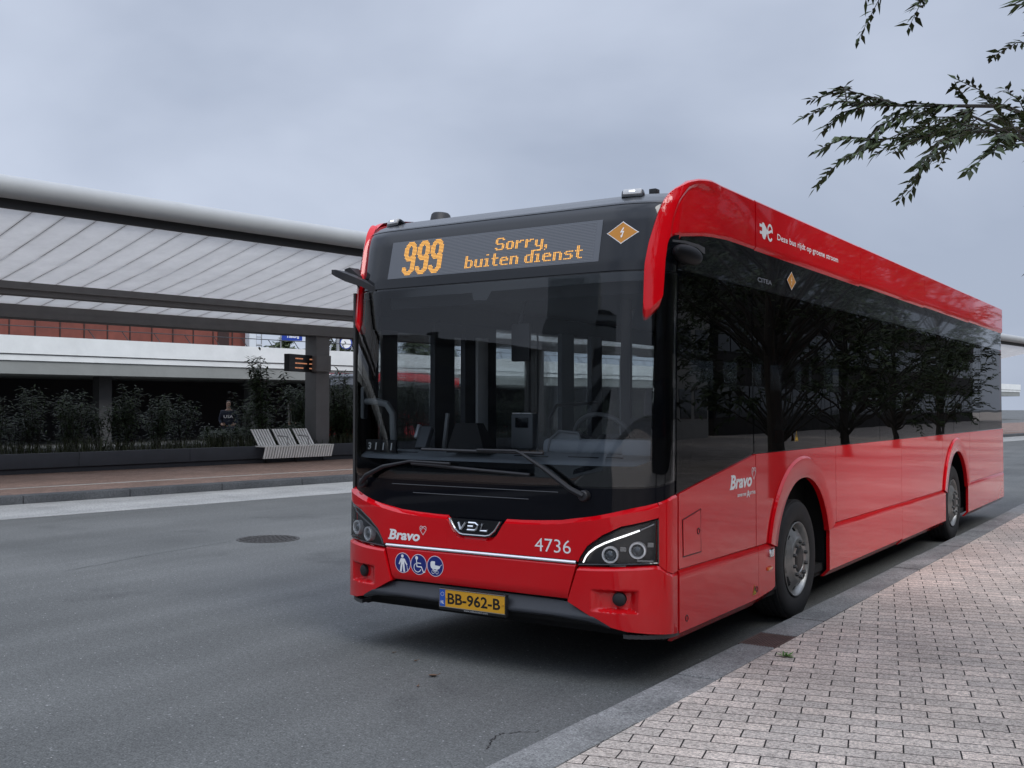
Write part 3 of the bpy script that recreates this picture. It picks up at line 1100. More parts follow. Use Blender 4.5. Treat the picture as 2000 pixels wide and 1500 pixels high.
# --- number plate
def flatxz(y):
    return lambda x, z, d: Vector((x, y - d, z))
g = MB()
g.rbox(-.272, .272, -.062, -.03, .358, .500, .006)
plate = g.build('number_plate', mat('plate_holder', (0.012, 0.012, 0.013), 0.4), bus)
f = Flat().poly([(-.262, .381), (.262, .381), (.262, .492), (-.262, .492)])
f.place('plate_face', YELLOW, plate, flatxz(-.0635))
f = Flat().poly([(-.262, .381), (-.216, .381), (-.216, .492), (-.262, .492)])
f.place('plate_band', PLBLUE, plate, flatxz(-.0641))
f = Flat().text('BB-962-B', -.196, .399, wdt=.424, h=.075, bold=.022)
f.place('plate_lettering', mat('plate_black', (0.006, 0.006, 0.006), 0.5), plate, flatxz(-.0641))
f = Flat().text('NL', -.2525, .398, wdt=.027, h=.021, bold=.02)
for k in range(12):
    a = 2 * PI * k / 12
    f.disc((-.239 + .0125 * math.cos(a), .462 + .0125 * math.sin(a)), .0022, 6)
f.place('plate_lettering', WHITE, plate, flatxz(-.0647))
f = Flat().text('www.vdlbuscoach.com', -.062, .3635, wdt=.19, h=.012)
f.place('holder_lettering', mat('pale_print', (0.55, 0.55, 0.55), 0.5), plate, flatxz(-.0632))
for x in (-.205, .25):
    g = MB()
    g.lathe([(.007, -.002), (.007, .003), (.001, .004)], Matrix.Translation((x, -.064, .437)) @ Matrix.Rotation(R(-90), 4, 'Z'), 12)
    g.build('plate_screw', mat('screw_cap', (0.55, 0.27, 0.02), 0.4), plate)
g = MB()
fr = [(-.265, .378), (.265, .378), (.265, .495), (-.265, .495), (-.265, .378)]
g.tube([(x, -.063, z) for x, z in fr], .003, 6)
g.build('plate_frame', mat('plate_frame', (0.16, 0.15, 0.12), 0.4), plate)

# --- lettering on the front
def bravo(x, z, wdt, h):
    f = Flat()
    f.text('Bravo', x, z, wdt=wdt, h=h, bold=.035, shear=.22)
    k = wdt / .275
    f.stroke([(x - .004 * k, z + .004), (x + .040 * k, z + .004)], .010)
    f.stroke([(x + .012 * k, z + h - .004), (x + .045 * k, z + h - .004)], .010)
    return f
def heart(cx_, cz_, k):
    f = Flat()
    wd = .0052 * k / .04 * 1.0
    h = [(0, -.045), (-.034, -.002), (-.036, .022), (-.024, .034), (0, .026), (.024, .034), (.036, .022), (.034, -.002), (0, -.045)]
    f.stroke([(cx_ + a * k / .045, cz_ + b * k / .045) for a, b in h], wd)
    f.stroke([(cx_ + a * k / .045, cz_ + b * k / .045) for a, b in [(-.032, .004), (-.004, .026)]], wd * .8)
    f.stroke([(cx_ + a * k / .045, cz_ + b * k / .045) for a, b in [(.032, .004), (.0, .022), (-.026, -.012)]], wd * .8)
    return f
f = bravo(-.735, .790, .275, .070)
f.place('operator_lettering', WHITE, bus, on_front(.0312))
heart(-.432, .872, .034).place('operator_emblem', mat('emblem_white', (0.72, 0.6, 0.62), 0.4), bus, on_front(.0312))
f = Flat()
f.text('4736', .470, .798, wdt=.263, h=.083, bold=-.004)
f.place('fleet_number', WHITE, bus, on_front(.0312))

def disc_sign(cx_, kind):
    cz_ = .634
    r = .070
    a = Flat().disc((cx_, cz_), r, 40).place('access_sign', PINKW, bus, on_front(.0292))
    Flat().disc((cx_, cz_), r * .935, 40).place('sign_face', BLUE, a, on_front(.0298))
    f = Flat()
    X_ = lambda x: cx_ + x * r
    Z_ = lambda z: cz_ + z * r
    def st(pts, wd):
        f.stroke([(X_(p), Z_(q)) for p, q in pts], wd * r)
    def po(pts):
        f.poly([(X_(p), Z_(q)) for p, q in pts])
    if kind == 0:
        f.disc((X_(-.05), Z_(.66)), .165 * r)
        po([(-.24, .44), (.20, .44), (.26, .3), (.20, -.15), (-.22, -.15), (-.24, .2)])
        st([(-.22, .36), (-.36, .02), (-.44, -.12)], .14)
        st([(.22, .36), (.40, .02), (.52, -.14)], .14)
        st([(-.14, -.15), (-.22, -.80)], .22)
        st([(.12, -.15), (.2, -.80)], .22)
        st([(.50, -.12), (.66, -.80)], .06)
    elif kind == 1:
        f.disc((X_(-.25), Z_(.62)), .18 * r)
        st([(-.26, .42), (-.20, -.22), (.36, -.22), (.62, -.72), (.80, -.66)], .11)
        st([(-.22, .14), (.28, .12)], .09)
        f.ring((X_(-.12), Z_(-.30)), .48 * r, .085 * r, 30, R(120), R(340))
    else:
        po([(-.55, .36), (-.42, .46), (-.02, .46), (-.02, .10), (.55, .04), (.62, -.06), (.50, -.22), (.3, -.30), (-.3, -.30), (-.50, -.18), (-.58, .05)])
        st([(.55, .0), (.82, .20)], .05)
        f.ring((X_(-.24), Z_(-.56)), .19 * r, .045 * r, 20)
        f.ring((X_(.22), Z_(-.56)), .19 * r, .045 * r, 20)
        st([(-.3, -.30), (.2, -.52)], .05)
        st([(.28, -.30), (-.2, -.52)], .05)
    f.place('pictogram', WHITE, a, on_front(.0304))
disc_sign(-.611, 0)
disc_sign(-.471, 1)
disc_sign(-.328, 2)

# --- wipers
def wiper(pts, blade, pivot, name='wiper'):
    g = MB()
    P_ = [skin(s_x(x, z), z, o) for x, z, o in pts]
    g.tube(P_, [.020, .018, .014, .010, .009, .009][:len(P_)], 8)
    wp = g.build(name, MATTE, bus)
    g = MB()
    p = skin(s_x(pivot[0], pivot[1]), pivot[1], .012)
    M_ = Matrix.Translation(p) @ Vector((0, -1, 0)).to_track_quat('X', 'Z').to_matrix().to_4x4()
    g.lathe([(.034, -.03), (.034, .02), (.028, .027), (.001, .028)], M_, 24)
    g.build('wiper_pivot', MATTE, wp)
    g = MB()
    g.tube([skin(s_x(blade[0] + (blade[2] - blade[0]) * i / 16, 1.3), blade[1] + (blade[3] - blade[1]) * i / 16, .018) for i in range(17)], .011, 6)
    g.build('wiper_blade', MATTE, wp)
wiper([(.812, 1.160, .030), (.73, 1.200, .045), (.55, 1.315, .055), (.375, 1.408, .055), (.33, 1.424, .05), (.02, 1.424, .045)], (-.45, 1.418, .50, 1.412), (.812, 1.160))
wiper([(-1.035, 1.165, .030), (-.95, 1.225, .045), (-.78, 1.292, .05), (-.63, 1.318, .05), (-.55, 1.333, .048), (-.20, 1.326, .045)], (-.55, 1.318, .42, 1.275), (-1.035, 1.165))

# --- flank facing the pavement
def ys(y, z=1.0):
    return s_y(y, z)
def flank(name, m, knots, off=0.0, side=1, **k):
    """knots: (y, zlo, zhi) on the flat flank"""
    return patch(name, m, [(s_y(y, 1.0), a, b) for y, a, b in knots], off=off, parent=bus, side=side, dens=.12, **k)
ZT = [(.36, 1.166), (.567, 1.200), (1.69, 1.366), (20, 1.366)]
Y0, Y1, Y2 = .357, 1.672, 1.712
# upper red flank panel with the slanted window line
flank('flank_panel', RED, [(Y0, .702, lerp(Y0, ZT)), (.567, .702, 1.200), (Y1, .702, 1.363)], off=.010, rows=8)
flank('flank_panel', RED, [(Y1 + .006, .702, 1.366), (Y2 - .004, .702, 1.366)], off=.012, rows=6)
YC, ZC, RA = 2.72, .48, .665
def arch(y, yc=YC):
    d = abs(y - yc)
    return ZC + math.sqrt(max(0, RA * RA - d * d)) if d < RA else .30
ka = [Y2] + [YC - RA * math.cos(PI * i / 24) for i in range(1, 24)]
cols_a = [(Y2, .702, 1.366), (YC - RA * .975, .702, 1.366)] + [(y, arch(y), 1.366) for y in ka[1:] if arch(y) > .70] + [(YC + RA * .975, .702, 1.366), (3.60, .702, 1.366)]
flank('flank_panel', RED, cols_a, off=.010, rows=8)
flank('flank_panel', RED, [(3.606, .702, 1.366), (5.9, .702, 1.366)], off=.010, rows=6)
flank('flank_panel', RED, [(5.906, .702, 1.366), (7.9, .702, 1.366)], off=.010, rows=6)
YR = 8.72
cols_r = [(7.906, .702, 1.366), (YR - RA * .975, .702, 1.366)] + [(YR - RA * math.cos(PI * i / 24), arch(YR - RA * math.cos(PI * i / 24), YR), 1.366) for i in range(1, 24) if arch(YR - RA * math.cos(PI * i / 24), YR) > .70] + [(YR + RA * .975, .702, 1.366), (9.55, .702, 1.366)]
flank('flank_panel', RED, cols_r, off=.010, rows=8)
flank('flank_panel', RED, [(9.556, .702, 1.366), (LEN, .702, 1.366)], off=.010, rows=6)
# lower skirt panels with their bevelled upper edge and tucked-in bottom
def skirt(a, b, lo=None):
    k = [(a, .250, .697), (b, .262, .697)] if lo is None else lo
    return flank('skirt_panel', RED, k, off=.014, rows=8, ct=(.020, .012), cb=(.058, .055))
skirt(Y0, Y2 + .0)
skirt(Y2 + .004, 2.052, [(Y2 + .004, .264, .697), (1.99, .285, .697), (2.052, .30, .697)])
skirt(3.40, 5.9)
skirt(5.904, 8.03)
skirt(9.42, LEN)
def arch_trim(yc):
    g = MB()
    vs, fs = [], []
    n = 40
    prof = [(RA - .004, -.02), (RA - .004, .022), (RA + .012, .030), (RA + .150, .030), (RA + .168, .012)]
    A0, A1 = 15, 165
    for i in range(n + 1):
        a = R(A0 + (A1 - A0) * i / n)
        for r_, o_ in prof:
            k = 1.0
            vs.append((HALF + o_, yc - r_ * math.cos(a), ZC + r_ * math.sin(a)))
    m_ = len(prof)
    for i in range(n):
        for j in range(m_ - 1):
            fs.append((i * m_ + j, (i + 1) * m_ + j, (i + 1) * m_ + j + 1, i * m_ + j + 1))
    g.add(vs, fs)
    g.build('wheel_arch', RED, bus)
arch_trim(YC)
arch_trim(YR)
# service flap with lock, reflectors, lamps, stickers
g = MB()
pl = [(.408, 1.002), (.688, 1.050), (.692, .772), (.417, .770)]
for off_, ins in ((.0105, 0),):
    pass
g.tube([(HALF + .0105, y, z) for y, z in pl + pl[:1]], .0035, 6)
flap = g.build('service_flap', mat('seam_dark', (0.05, 0.0005, 0.002), 0.6), bus)
g = MB()
g.prism([(y, z) for y, z in [(.416, .998), (.682, 1.043), (.685, .779), (.423, .777)]], 'x', HALF + .006, HALF + .0135)
g.build('flap_door', RED, flap)
def lock(y, z, r=.018, par=None):
    g = MB()
    g.lathe([(r * 1.25, 0), (r * 1.25, .003), (r, .004), (r * .9, -.006), (.001, -.006)], Matrix.Translation((HALF + .0135, y, z)), 20)
    return g.build('lock', MATTE, par or bus)
lock(.646, .910, .017, flap)
lock(.462, .382, .017)
lock(1.672, .392, .017)
g = MB()
g.rbox(HALF + .008, HALF + .032, 1.915, 1.995, .592, .652, .008)
rf = g.build('side_reflector', CHROME, bus)
g = MB()
g.rbox(HALF + .02, HALF + .035, 1.925, 1.985, .602, .642, .006)
g.build('reflector_lens', REFLW, rf)
g = MB()
g.rbox(HALF + .008, HALF + .026, 1.885, 1.975, .495, .520, .005)
g.build('side_marker_lamp', AMBERL, bus)
def warn_triangle(y, z, k):
    f = Flat().poly([(y - .5 * k, z - .45 * k), (y + .5 * k, z - .45 * k), (y, z + .5 * k)])
    o = f.place('warning_sticker', mat('sticker_yellow', (0.72, 0.42, 0.02), 0.4), bus, on_side(.0156))
    f = Flat().stroke([(y + .05 * k, z + .22 * k), (y - .06 * k, z - .02 * k), (y + .06 * k, z), (y, z - .3 * k)], .07 * k)
    f.stroke([(y - .38 * k, z - .38 * k), (y + .38 * k, z - .38 * k), (y, z + .36 * k), (y - .38 * k, z - .38 * k)], .06 * k)
    f.place('sticker_sign', mat('plate_black', (0.006, 0.006, 0.006), 0.5), o, on_side(.0162))
warn_triangle(1.628, .392, .075)
warn_triangle(2.553, 1.475, .085)
f = bravo(1.190, 1.138, .405, .098)
f.place('operator_lettering', WHITE, bus, on_side(.0112))
heart(1.632, 1.236, .048).place('operator_emblem', mat('emblem_white', (0.72, 0.6, 0.62), 0.4), bus, on_side(.0112))
f = Flat().text('samen met', 1.322, 1.080, wdt=.165, h=.024, bold=.02)
f.stroke([(1.500, 1.068), (1.522, 1.112), (1.545, 1.068)], .011)
f.stroke([(1.510, 1.082), (1.530, 1.082)], .008)
f.text('arriva', 1.548, 1.082, wdt=.112, h=.030, bold=.015)
f.place('operator_lettering', WHITE, bus, on_side(.0112))

# black glazed band
side_band = flank('side_window_band', BLACK, [(.335, 2.575, 2.86), (1.0, 2.575, 2.93), (LEN, 2.575, 2.93)], off=-.004, rows=3, thick=.02)
flank('side_window', SIDEGLASS, [(.345, 1.172, 2.57), (.567, 1.206, 2.57), (1.664, 1.372, 2.57)], off=0.0, rows=4, rim=False)
yy = [1.676, 3.35, 5.1, 6.85, 8.6, 10.35, LEN - .02]
for a, b in zip(yy, yy[1:]):
    flank('side_window', SIDEGLASS, [(a + .006, 1.372, 2.57), (b - .006, 1.372, 2.57)], off=0.0, rows=4, rim=False)
# black print round the driver's window
flank('window_surround', BLACK, [(.345, 1.165, 1.235), (.6, 1.20, 1.30), (1.2, 1.29, 1.40), (1.664, 1.36, 1.47)], off=-.008, rows=2, thick=.004)
flank('window_surround', BLACK, [(1.676, 1.36, 1.43), (LEN - .02, 1.36, 1.43)], off=-.008, rows=2, thick=.004)
for y in (1.664, 3.35, 5.1, 6.85, 8.6, 10.35):
    flank('window_surround', BLACK, [(y - .07, 1.44, 2.57), (y + .07, 1.44, 2.57)], off=-.0085, rows=3, thick=.004)
f = Flat().text('CITEA', 1.765, 2.632, wdt=.30, h=.034, bold=.02)
f.place('model_lettering', mat('grey_print', (0.16, 0.17, 0.19), 0.4), bus, on_side(-.003))

# red roof band with the arched front end
BL = [(1.735, 2.690), (1.80, 2.722), (1.9, 2.742), (2.06, 2.752), (2.51, 2.806), (2.92, 2.826), (3.47, 2.824), (4.45, 2.812), (30, 2.812)]
BTOP = [(1.470, 2.60), (1.49, 2.72), (1.518, 2.800), (1.56, 2.905), (1.60, 2.975), (1.644, 3.030), (1.72, 3.078), (1.80, 3.105), (1.95, 3.150), (2.15, 3.192), (2.40, 3.220), (2.6, 3.224), (4.5, 3.220), (30, 3.220)]
def band_off(s, z):
    # raised leading rib that turns along the top edge, round a sunk inner panel
    a, b = max(0, (2.25 - s) / .47), max(0, (z - 2.80) / .36)
    q_ = math.hypot(a, b)
    k = max(0, min(1, (q_ - .93) / .10))
    return .018 * k * max(0, min(1, (2.75 - s) / .4)) + .008
for sg in (1, -1):
    pil = [(1.470, 2.292, 2.60), (1.480, 2.262, 2.66), (1.492, 2.248, 2.73), (1.505, 2.243, 2.765), (1.53, 2.245, 2.83), (1.57, 2.262, 2.925), (1.62, 2.287, 3.003), (1.66, 2.305, 3.043), (1.70, 2.322, 3.068), (1.715, 2.34, 3.075), (1.722, 2.40, 3.079), (1.728, 2.56, 3.082), (1.735, 2.655, 3.085), (1.745, 2.690, 3.088)]
    rest = [(s, lerp(s, BL), lerp(s, BTOP)) for s in (1.76, 1.78, 1.80, 1.84, 1.88, 1.93, 2.0, 2.06, 2.15, 2.3, 2.45, 2.6, 2.92, 3.2)]
    if sg < 0:
        rest = [(s, a_, b_ - .035) for s, a_, b_ in rest]
    patch('roof_band', RED, pil + rest + [(s_y(1.690, 3.0, RAKE_RED), 2.824, 3.222)], off=0, thick=.035, rows=26, parent=bus, rake=RAKE_RED, side=sg, dens=.03, offf=band_off, cb=(.055, .035), ct=(.012, .010))
    a = s_y(1.698, 3.0, RAKE_RED)
    for b in (s_y(4.4, 3.0, RAKE_RED), s_y(7.0, 3.0, RAKE_RED), s_y(9.6, 3.0, RAKE_RED), s_y(LEN, 3.0, RAKE_RED)):
        patch('roof_band', RED, [(a, 2.824, 3.222), (b, 2.812, 3.220)], off=.012, thick=.035, rows=8, parent=bus, rake=RAKE_RED, side=sg, dens=.2, cb=(.055, .035), ct=(.012, .010))
        a = b + .006
# plug-and-e emblem with slogan
f = Flat()
y0, z0 = 1.788, 2.978
def q(y, z):
    return (y0 + y, z0 + z)
f.poly([q(.03, .095), q(.065, .100), q(.13, .060), q(.135, .035), q(.09, -.022), q(.055, -.022), q(.03, .0)])
f.stroke([q(-.015, .072), q(.05, .072)], .022)
f.stroke([q(-.010, .020), q(.05, .020)], .022)
f.stroke([q(.125, .045), q(.17, .040), q(.225, .058)], .018)
f.ring(q(.195, .052), .056, .019, 24, R(-10), R(210))
f.ring(q(.195, .030), .056, .019, 24, R(180), R(325))
f.stroke([q(.139, .050), q(.139, .028)], .019)
f.place('electric_emblem', WHITE, bus, on_side(.0135))
f = Flat().text('Deze bus rijdt op groene stroom', 2.142, 2.972, h=.062, wdt=1.55, bold=.012)
f.place('slogan_lettering', WHITE, bus, on_side(.0135))

# camera mirrors
g = MB()
pa = skin(-1.45, 2.60, .0)
p0 = pa + Vector((.04, -.01, -.01))
p1 = pa + Vector((-.04, -.10, .05))
p2 = pa + Vector((-.125, -.10, .085))
p3 = pa + Vector((-.205, -.07, .105))
def slab(g, pts, wd, hts):
    vs = []
    for p, a, h in zip(pts, wd, hts):
        for dy, dz in ((-a, -h), (a, -h), (a, h), (-a, h)):
            vs.append(p + Vector((0, dy, dz)))
    fs = []
    for i in range(len(pts) - 1):
        for k in range(4):
            fs.append((i * 4 + k, i * 4 + (k + 1) % 4, (i + 1) * 4 + (k + 1) % 4, (i + 1) * 4 + k))
    fs += [(3, 2, 1, 0), tuple(len(vs) - 4 + k for k in range(4))]
    g.add(vs, fs)
slab(g, [pa + Vector((.17, -.030, -.05)), pa + Vector((.06, -.050, .005)), p1, p2, p3], [.03, .035, .05, .06, .05], [.022, .024, .030, .026, .016])
slab(g, [pa + Vector((-.02, .02, .02)), pa + Vector((-.09, .0, .115)), pa + Vector((-.14, .0, .115))], [.04, .05, .05], [.05, .022, .012])
g.build('camera_mirror', MATTE, bus)
g = MB()
g.lathe([(.001, -.19)] + [(.062 * math.sin(PI * k / 14) ** .7, -.19 * math.cos(PI * k / 14)) for k in range(1, 14)] + [(.001, .19)], Matrix.Translation((1.315, .44, 2.668)) @ Matrix.Rotation(R(90), 4, 'Z') @ Matrix.Diagonal((1, .75, 1, 1)), 20)
cm = g.build('camera_mirror', mat('pod_black', (0.004, 0.004, 0.005), 0.5, spec=0.12), bus)
g = MB()
slab(g, [Vector((1.30, .26, 2.735)), Vector((1.32, .40, 2.742)), Vector((1.335, .56, 2.735)), Vector((1.33, .66, 2.72))], [.012, .012, .012, .012], [.006, .008, .012, .02])
g.build('mirror_hood', mat('hood_grey', (0.06, 0.06, 0.065), 0.4), cm)

# roof marker lamps, antenna fin, sensor box
for sg in (1, -1):
    p = Vector((sg * .985, .335, 3.064))
    M_ = Matrix.Translation(p) @ Matrix.Rotation(sg * R(14), 4, 'Z') @ Matrix.Rotation(R(-28), 4, 'X')
    g = MB()
    g.rbox(-.075, .075, -.03, .12, -.035, .030, .022, M=M_)
    o = g.build('marker_lamp', BLACK, bus)
    g = MB()
    g.rbox(-.062, .062, -.04, -.012, -.020, .026, .014, M=M_)
    g.build('lamp_lens', mat('marker_lens', (0.42, 0.42, 0.42), 0.12, coat=1.0), o)
    g = MB()
    for k in (-1, 0, 1):
        g.rbox(-.006 + k * .013, .006 + k * .013, -.043, -.036, -.002, .008, .003, M=M_)
    g.build('lamp_diode', mat('diode', (1, 1, 1), 0.3, emit=(1, 1, 1), estr=1.6), o)
g = MB()
M_ = Matrix.Translation((-.86, .72, 3.105))
g.lathe([(.11, 0), (.10, .02), (.085, .075), (.07, .088), (.001, .09)], M_ @ Matrix.Rotation(R(-90), 4, 'Y') @ Matrix.Diagonal((1, 1, .75, 1)), 24)
g.build('roof_antenna', MATTE, bus)
g = MB()
g.rbox(.965, 1.015, .60, .66, 3.10, 3.152, .004)
g.build('roof_sensor', MATTE, bus)

# --- far flank: doors and windows looking out to the station
def farpanel(y0_, y1_, z0_, z1_, nm, m, x=-1.262, t=.03):
    g = MB()
    g.box(x - t / 2, x + t / 2, y0_, y1_, z0_, z1_)
    return g.build(nm, m, bus, smooth=0)
farpanel(3.70, LEN, .30, 1.36, 'far_wall', RED, t=.024)
farpanel(1.90, 3.70, .30, 1.10, 'far_wall', RED, t=.024)
farpanel(.34, LEN, 2.40, 2.93, 'far_header', BLACK, t=.022)
farpanel(.36, 1.92, 2.29, 2.40, 'door_header', INTER, x=-1.25, t=.02)
farpanel(.16, .34, .34, 2.55, 'door_post', mat('post_brown', (0.050, 0.048, 0.045), 0.5), x=-1.235, t=.02)
farpanel(.465, .645, .34, 2.30, 'door_post', mat('post_beige', (0.085, 0.080, 0.074), 0.5), x=-1.235, t=.02)
farpanel(1.10, 1.365, .34, 2.40, 'door_post', INTER, x=-1.235, t=.05)
farpanel(1.515, 1.975, .34, 2.40, 'door_post', INTER, x=-1.235, t=.05)
farpanel(3.10, 3.33, 1.10, 2.42, 'window_pillar', INTER, x=-1.235, t=.05)
farpanel(3.68, 3.90, 1.10, 2.42, 'window_pillar', INTER, x=-1.235, t=.05)
for y in (5.2, 6.9, 8.6, 10.3):
    farpanel(y, y + .22, 1.10, 2.42, 'window_pillar', INTER, x=-1.235, t=.05)
for a, b in ((.345, 1.10), (1.37, 1.51)):
    farpanel(a, b, .40, 2.29, 'door_pane', FARGLASS, x=-1.262, t=.006)
FARTINT = glass('window_glass', (0.80, 0.84, 0.85), 0.6)
for a, b in ((1.98, 3.1), (3.33, 3.68), (3.9, 5.2), (5.42, 6.9), (7.12, 8.6), (8.82, 10.3), (10.52, 11.9)):
    farpanel(a, b, 1.10, 2.40, 'far_window', FARTINT, x=-1.262, t=.006)
for y in (2.56, 2.70):
    farpanel(y, y + .012, 1.10, 2.40, 'window_bar', MATTE, x=-1.24, t=.012)
# far front corner below the band
farpanel(.33, 12.0, .24, .30, 'far_sill', MATTE, x=-1.25, t=.02)
for yc in (YC, YR):
    pass

# --- wheels
def wheel(yc, side=1):
    wroot = None
    M_ = Matrix.Translation((side * 1.235, yc, .48)) @ (Matrix.Rotation(0, 4, 'Z') if side > 0 else Matrix.Rotation(PI, 4, 'Z'))
    g = MB()
    prof = [(.300, -.26), (.42, -.275), (.455, -.26), (.476, -.225)]
    for k in range(4):
        z = -.205 + k * .05
        prof += [(.479, z), (.479, z + .033), (.468, z + .036), (.468, z + .047)]
    prof += [(.476, -.030), (.462, -.008), (.44, .004), (.40, .008), (.36, .006), (.33, 0), (.305, -.012), (.292, -.03), (.292, -.25)]
    g.lathe(prof, M_, 72)
    wroot = g.build('wheel', RUBBER, bus)
    wroot.name = 'wheel'
    g = MB()
    g.lathe([(.290, -.10), (.292, -.012), (.300, -.002), (.294, .002), (.285, -.004), (.276, -.02), (.262, -.045)], M_, 64)
    g.build('rim', STEEL, wroot)
    # dish with ten hand holes
    g = MB()
    nh = 10
    n = 120
    vs, fs = [], []
    radii = [.262, .250, .236, .222, .20, .180]
    def ax(r_):
        return -.045 + (.262 - r_) * .62
    for r_ in radii:
        for k in range(n):
            t = 2 * PI * k / n
            vs.append(M_ @ Vector((ax(r_), r_ * math.cos(t), r_ * math.sin(t))))
    for i in range(len(radii) - 1):
        for k in range(n):
            ph = ((k + .5) / n * nh) % 1
            wdt = [0, .17, .2, .14, 0, 0][i] if i < 6 else 0
            if 1 <= i <= 2 and abs(ph - .5) < (.20 if i == 1 else .16):
                continue
            fs.append((i * n + k, i * n + (k + 1) % n, (i + 1) * n + (k + 1) % n, (i + 1) * n + k))
    g.add(vs, fs)
    g.lathe([(.180, ax(.180)), (.172, .012), (.165, .016), (.110, .016), (.104, .008), (.10, -.01)], M_, 48)
    g.build('wheel_disc', STEEL, wroot)
    for k in range(10 if side > 0 else 0):
        g = MB()
        t = 2 * PI * (k + .5) / 10
        g.lathe([(.0165, .012), (.0165, .030), (.012, .042), (.001, .043)], M_ @ Matrix.Translation((0, .140 * math.cos(t), .140 * math.sin(t))), 6)
        g.build('wheel_nut', mat('nut_dark', (0.10, 0.10, 0.095), 0.4, metal=0.7), wroot)
    g = MB()
    g.lathe([(.10, -.01), (.098, .012), (.085, .022), (.05, .024), (.001, .026)], M_, 32)
    g.lathe([(.285, -.12), (.001, -.12)], M_, 24)
    g.build('hub', mat('hub_dark', (0.02, 0.02, 0.02), 0.45), wroot)
for y in (YC, YR):
    wheel(y, 1)
    wheel(y, -1)

# --- inside the cab
g = MB()
# dashboard top: a shelf following the windscreen
vs, fs = [], []
n = 40
for i in range(n + 1):
    s = -1.72 + 3.44 * i / n
    f_ = skin(s, 1.345, -.03)
    x = f_.x
    top = 1.395 + .012 * math.cos(x)
    dep = .34 if x < .15 else .34 + .10 * min(1, (x - .15) / .3)
    back = max(f_.y + .06, dep)
    for y, z in ((f_.y, 1.33), (f_.y + .012, 1.355), (f_.y + .05, 1.375), (f_.y * .4 + back * .6, top), (back, top - .004), (back + .015, top - .02), (back + .02, .62)):
        vs.append((x * (1 if y < .3 else .985), y, z))
for i in range(n):
    for j in range(6):
        a = i * 7 + j
        fs.append((a, a + 7, a + 8, a + 1))
g.add(vs, fs)
dash = g.build('dashboard', DASH, bus, smooth=50)
for x0, x1, y in ((.20, .46, .135), (.60, .82, .16), (.86, .98, .19), (-.98, -.86, .16), (-.82, -.62, .14)):
    g = MB()
    g.rbox(x0, x1, y, y + .018, 1.378, 1.392, .004, M=None)
    g.build('air_vent', MATTE, dash)
g = MB()
M_ = Matrix.Translation((.53, .62, 1.36)) @ Matrix.Rotation(R(-12), 4, 'X')
g.rbox(-.33, .33, -.16, .12, 0, .11, .05, M=M_, seg=4)
g.build('instrument_binnacle', DASH, dash)
g = MB()
cw = [(.26, .46, 1.40), (.27, .48, 1.49), (.33, .50, 1.545), (.47, .51, 1.535), (.51, .50, 1.47)]
g.tube([Vector(p_) for p_ in cw], .008, 6)
g.add([(.26, .47, 1.40), (.27, .50, 1.49), (.33, .52, 1.54), (.47, .53, 1.53), (.51, .52, 1.46), (.51, .50, 1.40)], [(0, 1, 2, 3, 4, 5)])
g.build('instrument_cowl', mat('cowl_grey', (0.16, 0.175, 0.19), 0.4), dash)
g = MB()
g.rbox(.86, 1.20, .40, .60, 1.32, 1.50, .02)
g.build('side_console', DASH, dash)
# steering wheel
M_ = Matrix.Translation((.52, .80, 1.46)) @ Matrix.Rotation(R(-62), 4, 'X')
g = MB()
g.tube([M_ @ Vector((.235 * math.cos(2 * PI * k / 40), .225 * math.sin(2 * PI * k / 40), 0)) for k in range(41)], .016, 8, caps=False)
sw = g.build('steering_wheel', mat('wheel_rim_grey', (0.07, 0.075, 0.08), 0.5), bus)
g = MB()
for a in (200, 340, 90):
    g.tube([M_ @ Vector((0, 0, -.03)), M_ @ Vector((.22 * math.cos(R(a)), .22 * math.sin(R(a)), 0))], .016, 6)
g.tube([M_ @ Vector((0, 0, -.06)), M_ @ Vector((0, 0, .01))], .06, 16)
g.build('steering_hub', MATTE, sw)
# driver's seat
g = MB()
g.rbox(.27, .79, 1.10, 1.58, .84, 1.00, .05, seg=4)
ds = g.build('driver_seat', SEATF, bus)
g = MB()
M_ = Matrix.Translation((.53, 1.58, .98)) @ Matrix.Rotation(R(-10), 4, 'X')
g.rbox(-.25, .25, -.06, .06, 0, .62, .05, M=M_, seg=4)
g.build('seat_back', SEATF, ds)
g = MB()
g.rbox(-.15, .15, -.05, .05, .66, .88, .045, M=M_, seg=4)
g.build('headrest', SEATF, ds)
g = MB()
g.rbox(.33, .73, 1.15, 1.5, .36, .84, .03)
g.build('seat_base', MATTE, ds)
# cab partition behind the driver and glazed cab door
g = MB()
g.box(.12, 1.19, 1.80, 1.83, .36, 1.62)
g.box(.12, .20, 1.80, 1.84, 1.62, 2.56)
g.build('cab_partition', INTER, bus)
g = MB()
g.rbox(.04, .09, .70, 1.80, .36, 1.30, .01)
g.build('cab_door', INTER, bus)
g = MB()
g.tube([(.065, .80, 1.28), (.065, .80, 1.62), (.065, .90, 1.72), (.065, 1.5, 1.74)], .013, 8)
g.build('cab_rail', MATTE, bus)
# light upright cover and stanchions
g = MB()
g.rbox(-1.20, -1.17, 1.645, 1.80, 1.30, 2.30, .012)
g.build('upright_cover', mat('cover_grey', (0.68, 0.71, 0.72), 0.5), bus)
g = MB()
g.tube([(-.70, .55, 1.38), (-.70, .60, 1.66)], .017, 8)
g.build('stanchion', POST, bus)
g = MB()
g.tube([(-.30, 2.6, .36), (-.30, 2.6, 2.1), (-.26, 2.6, 2.35), (-.18, 2.6, 2.56)], .017, 8)
g.build('stanchion', POST, bus)
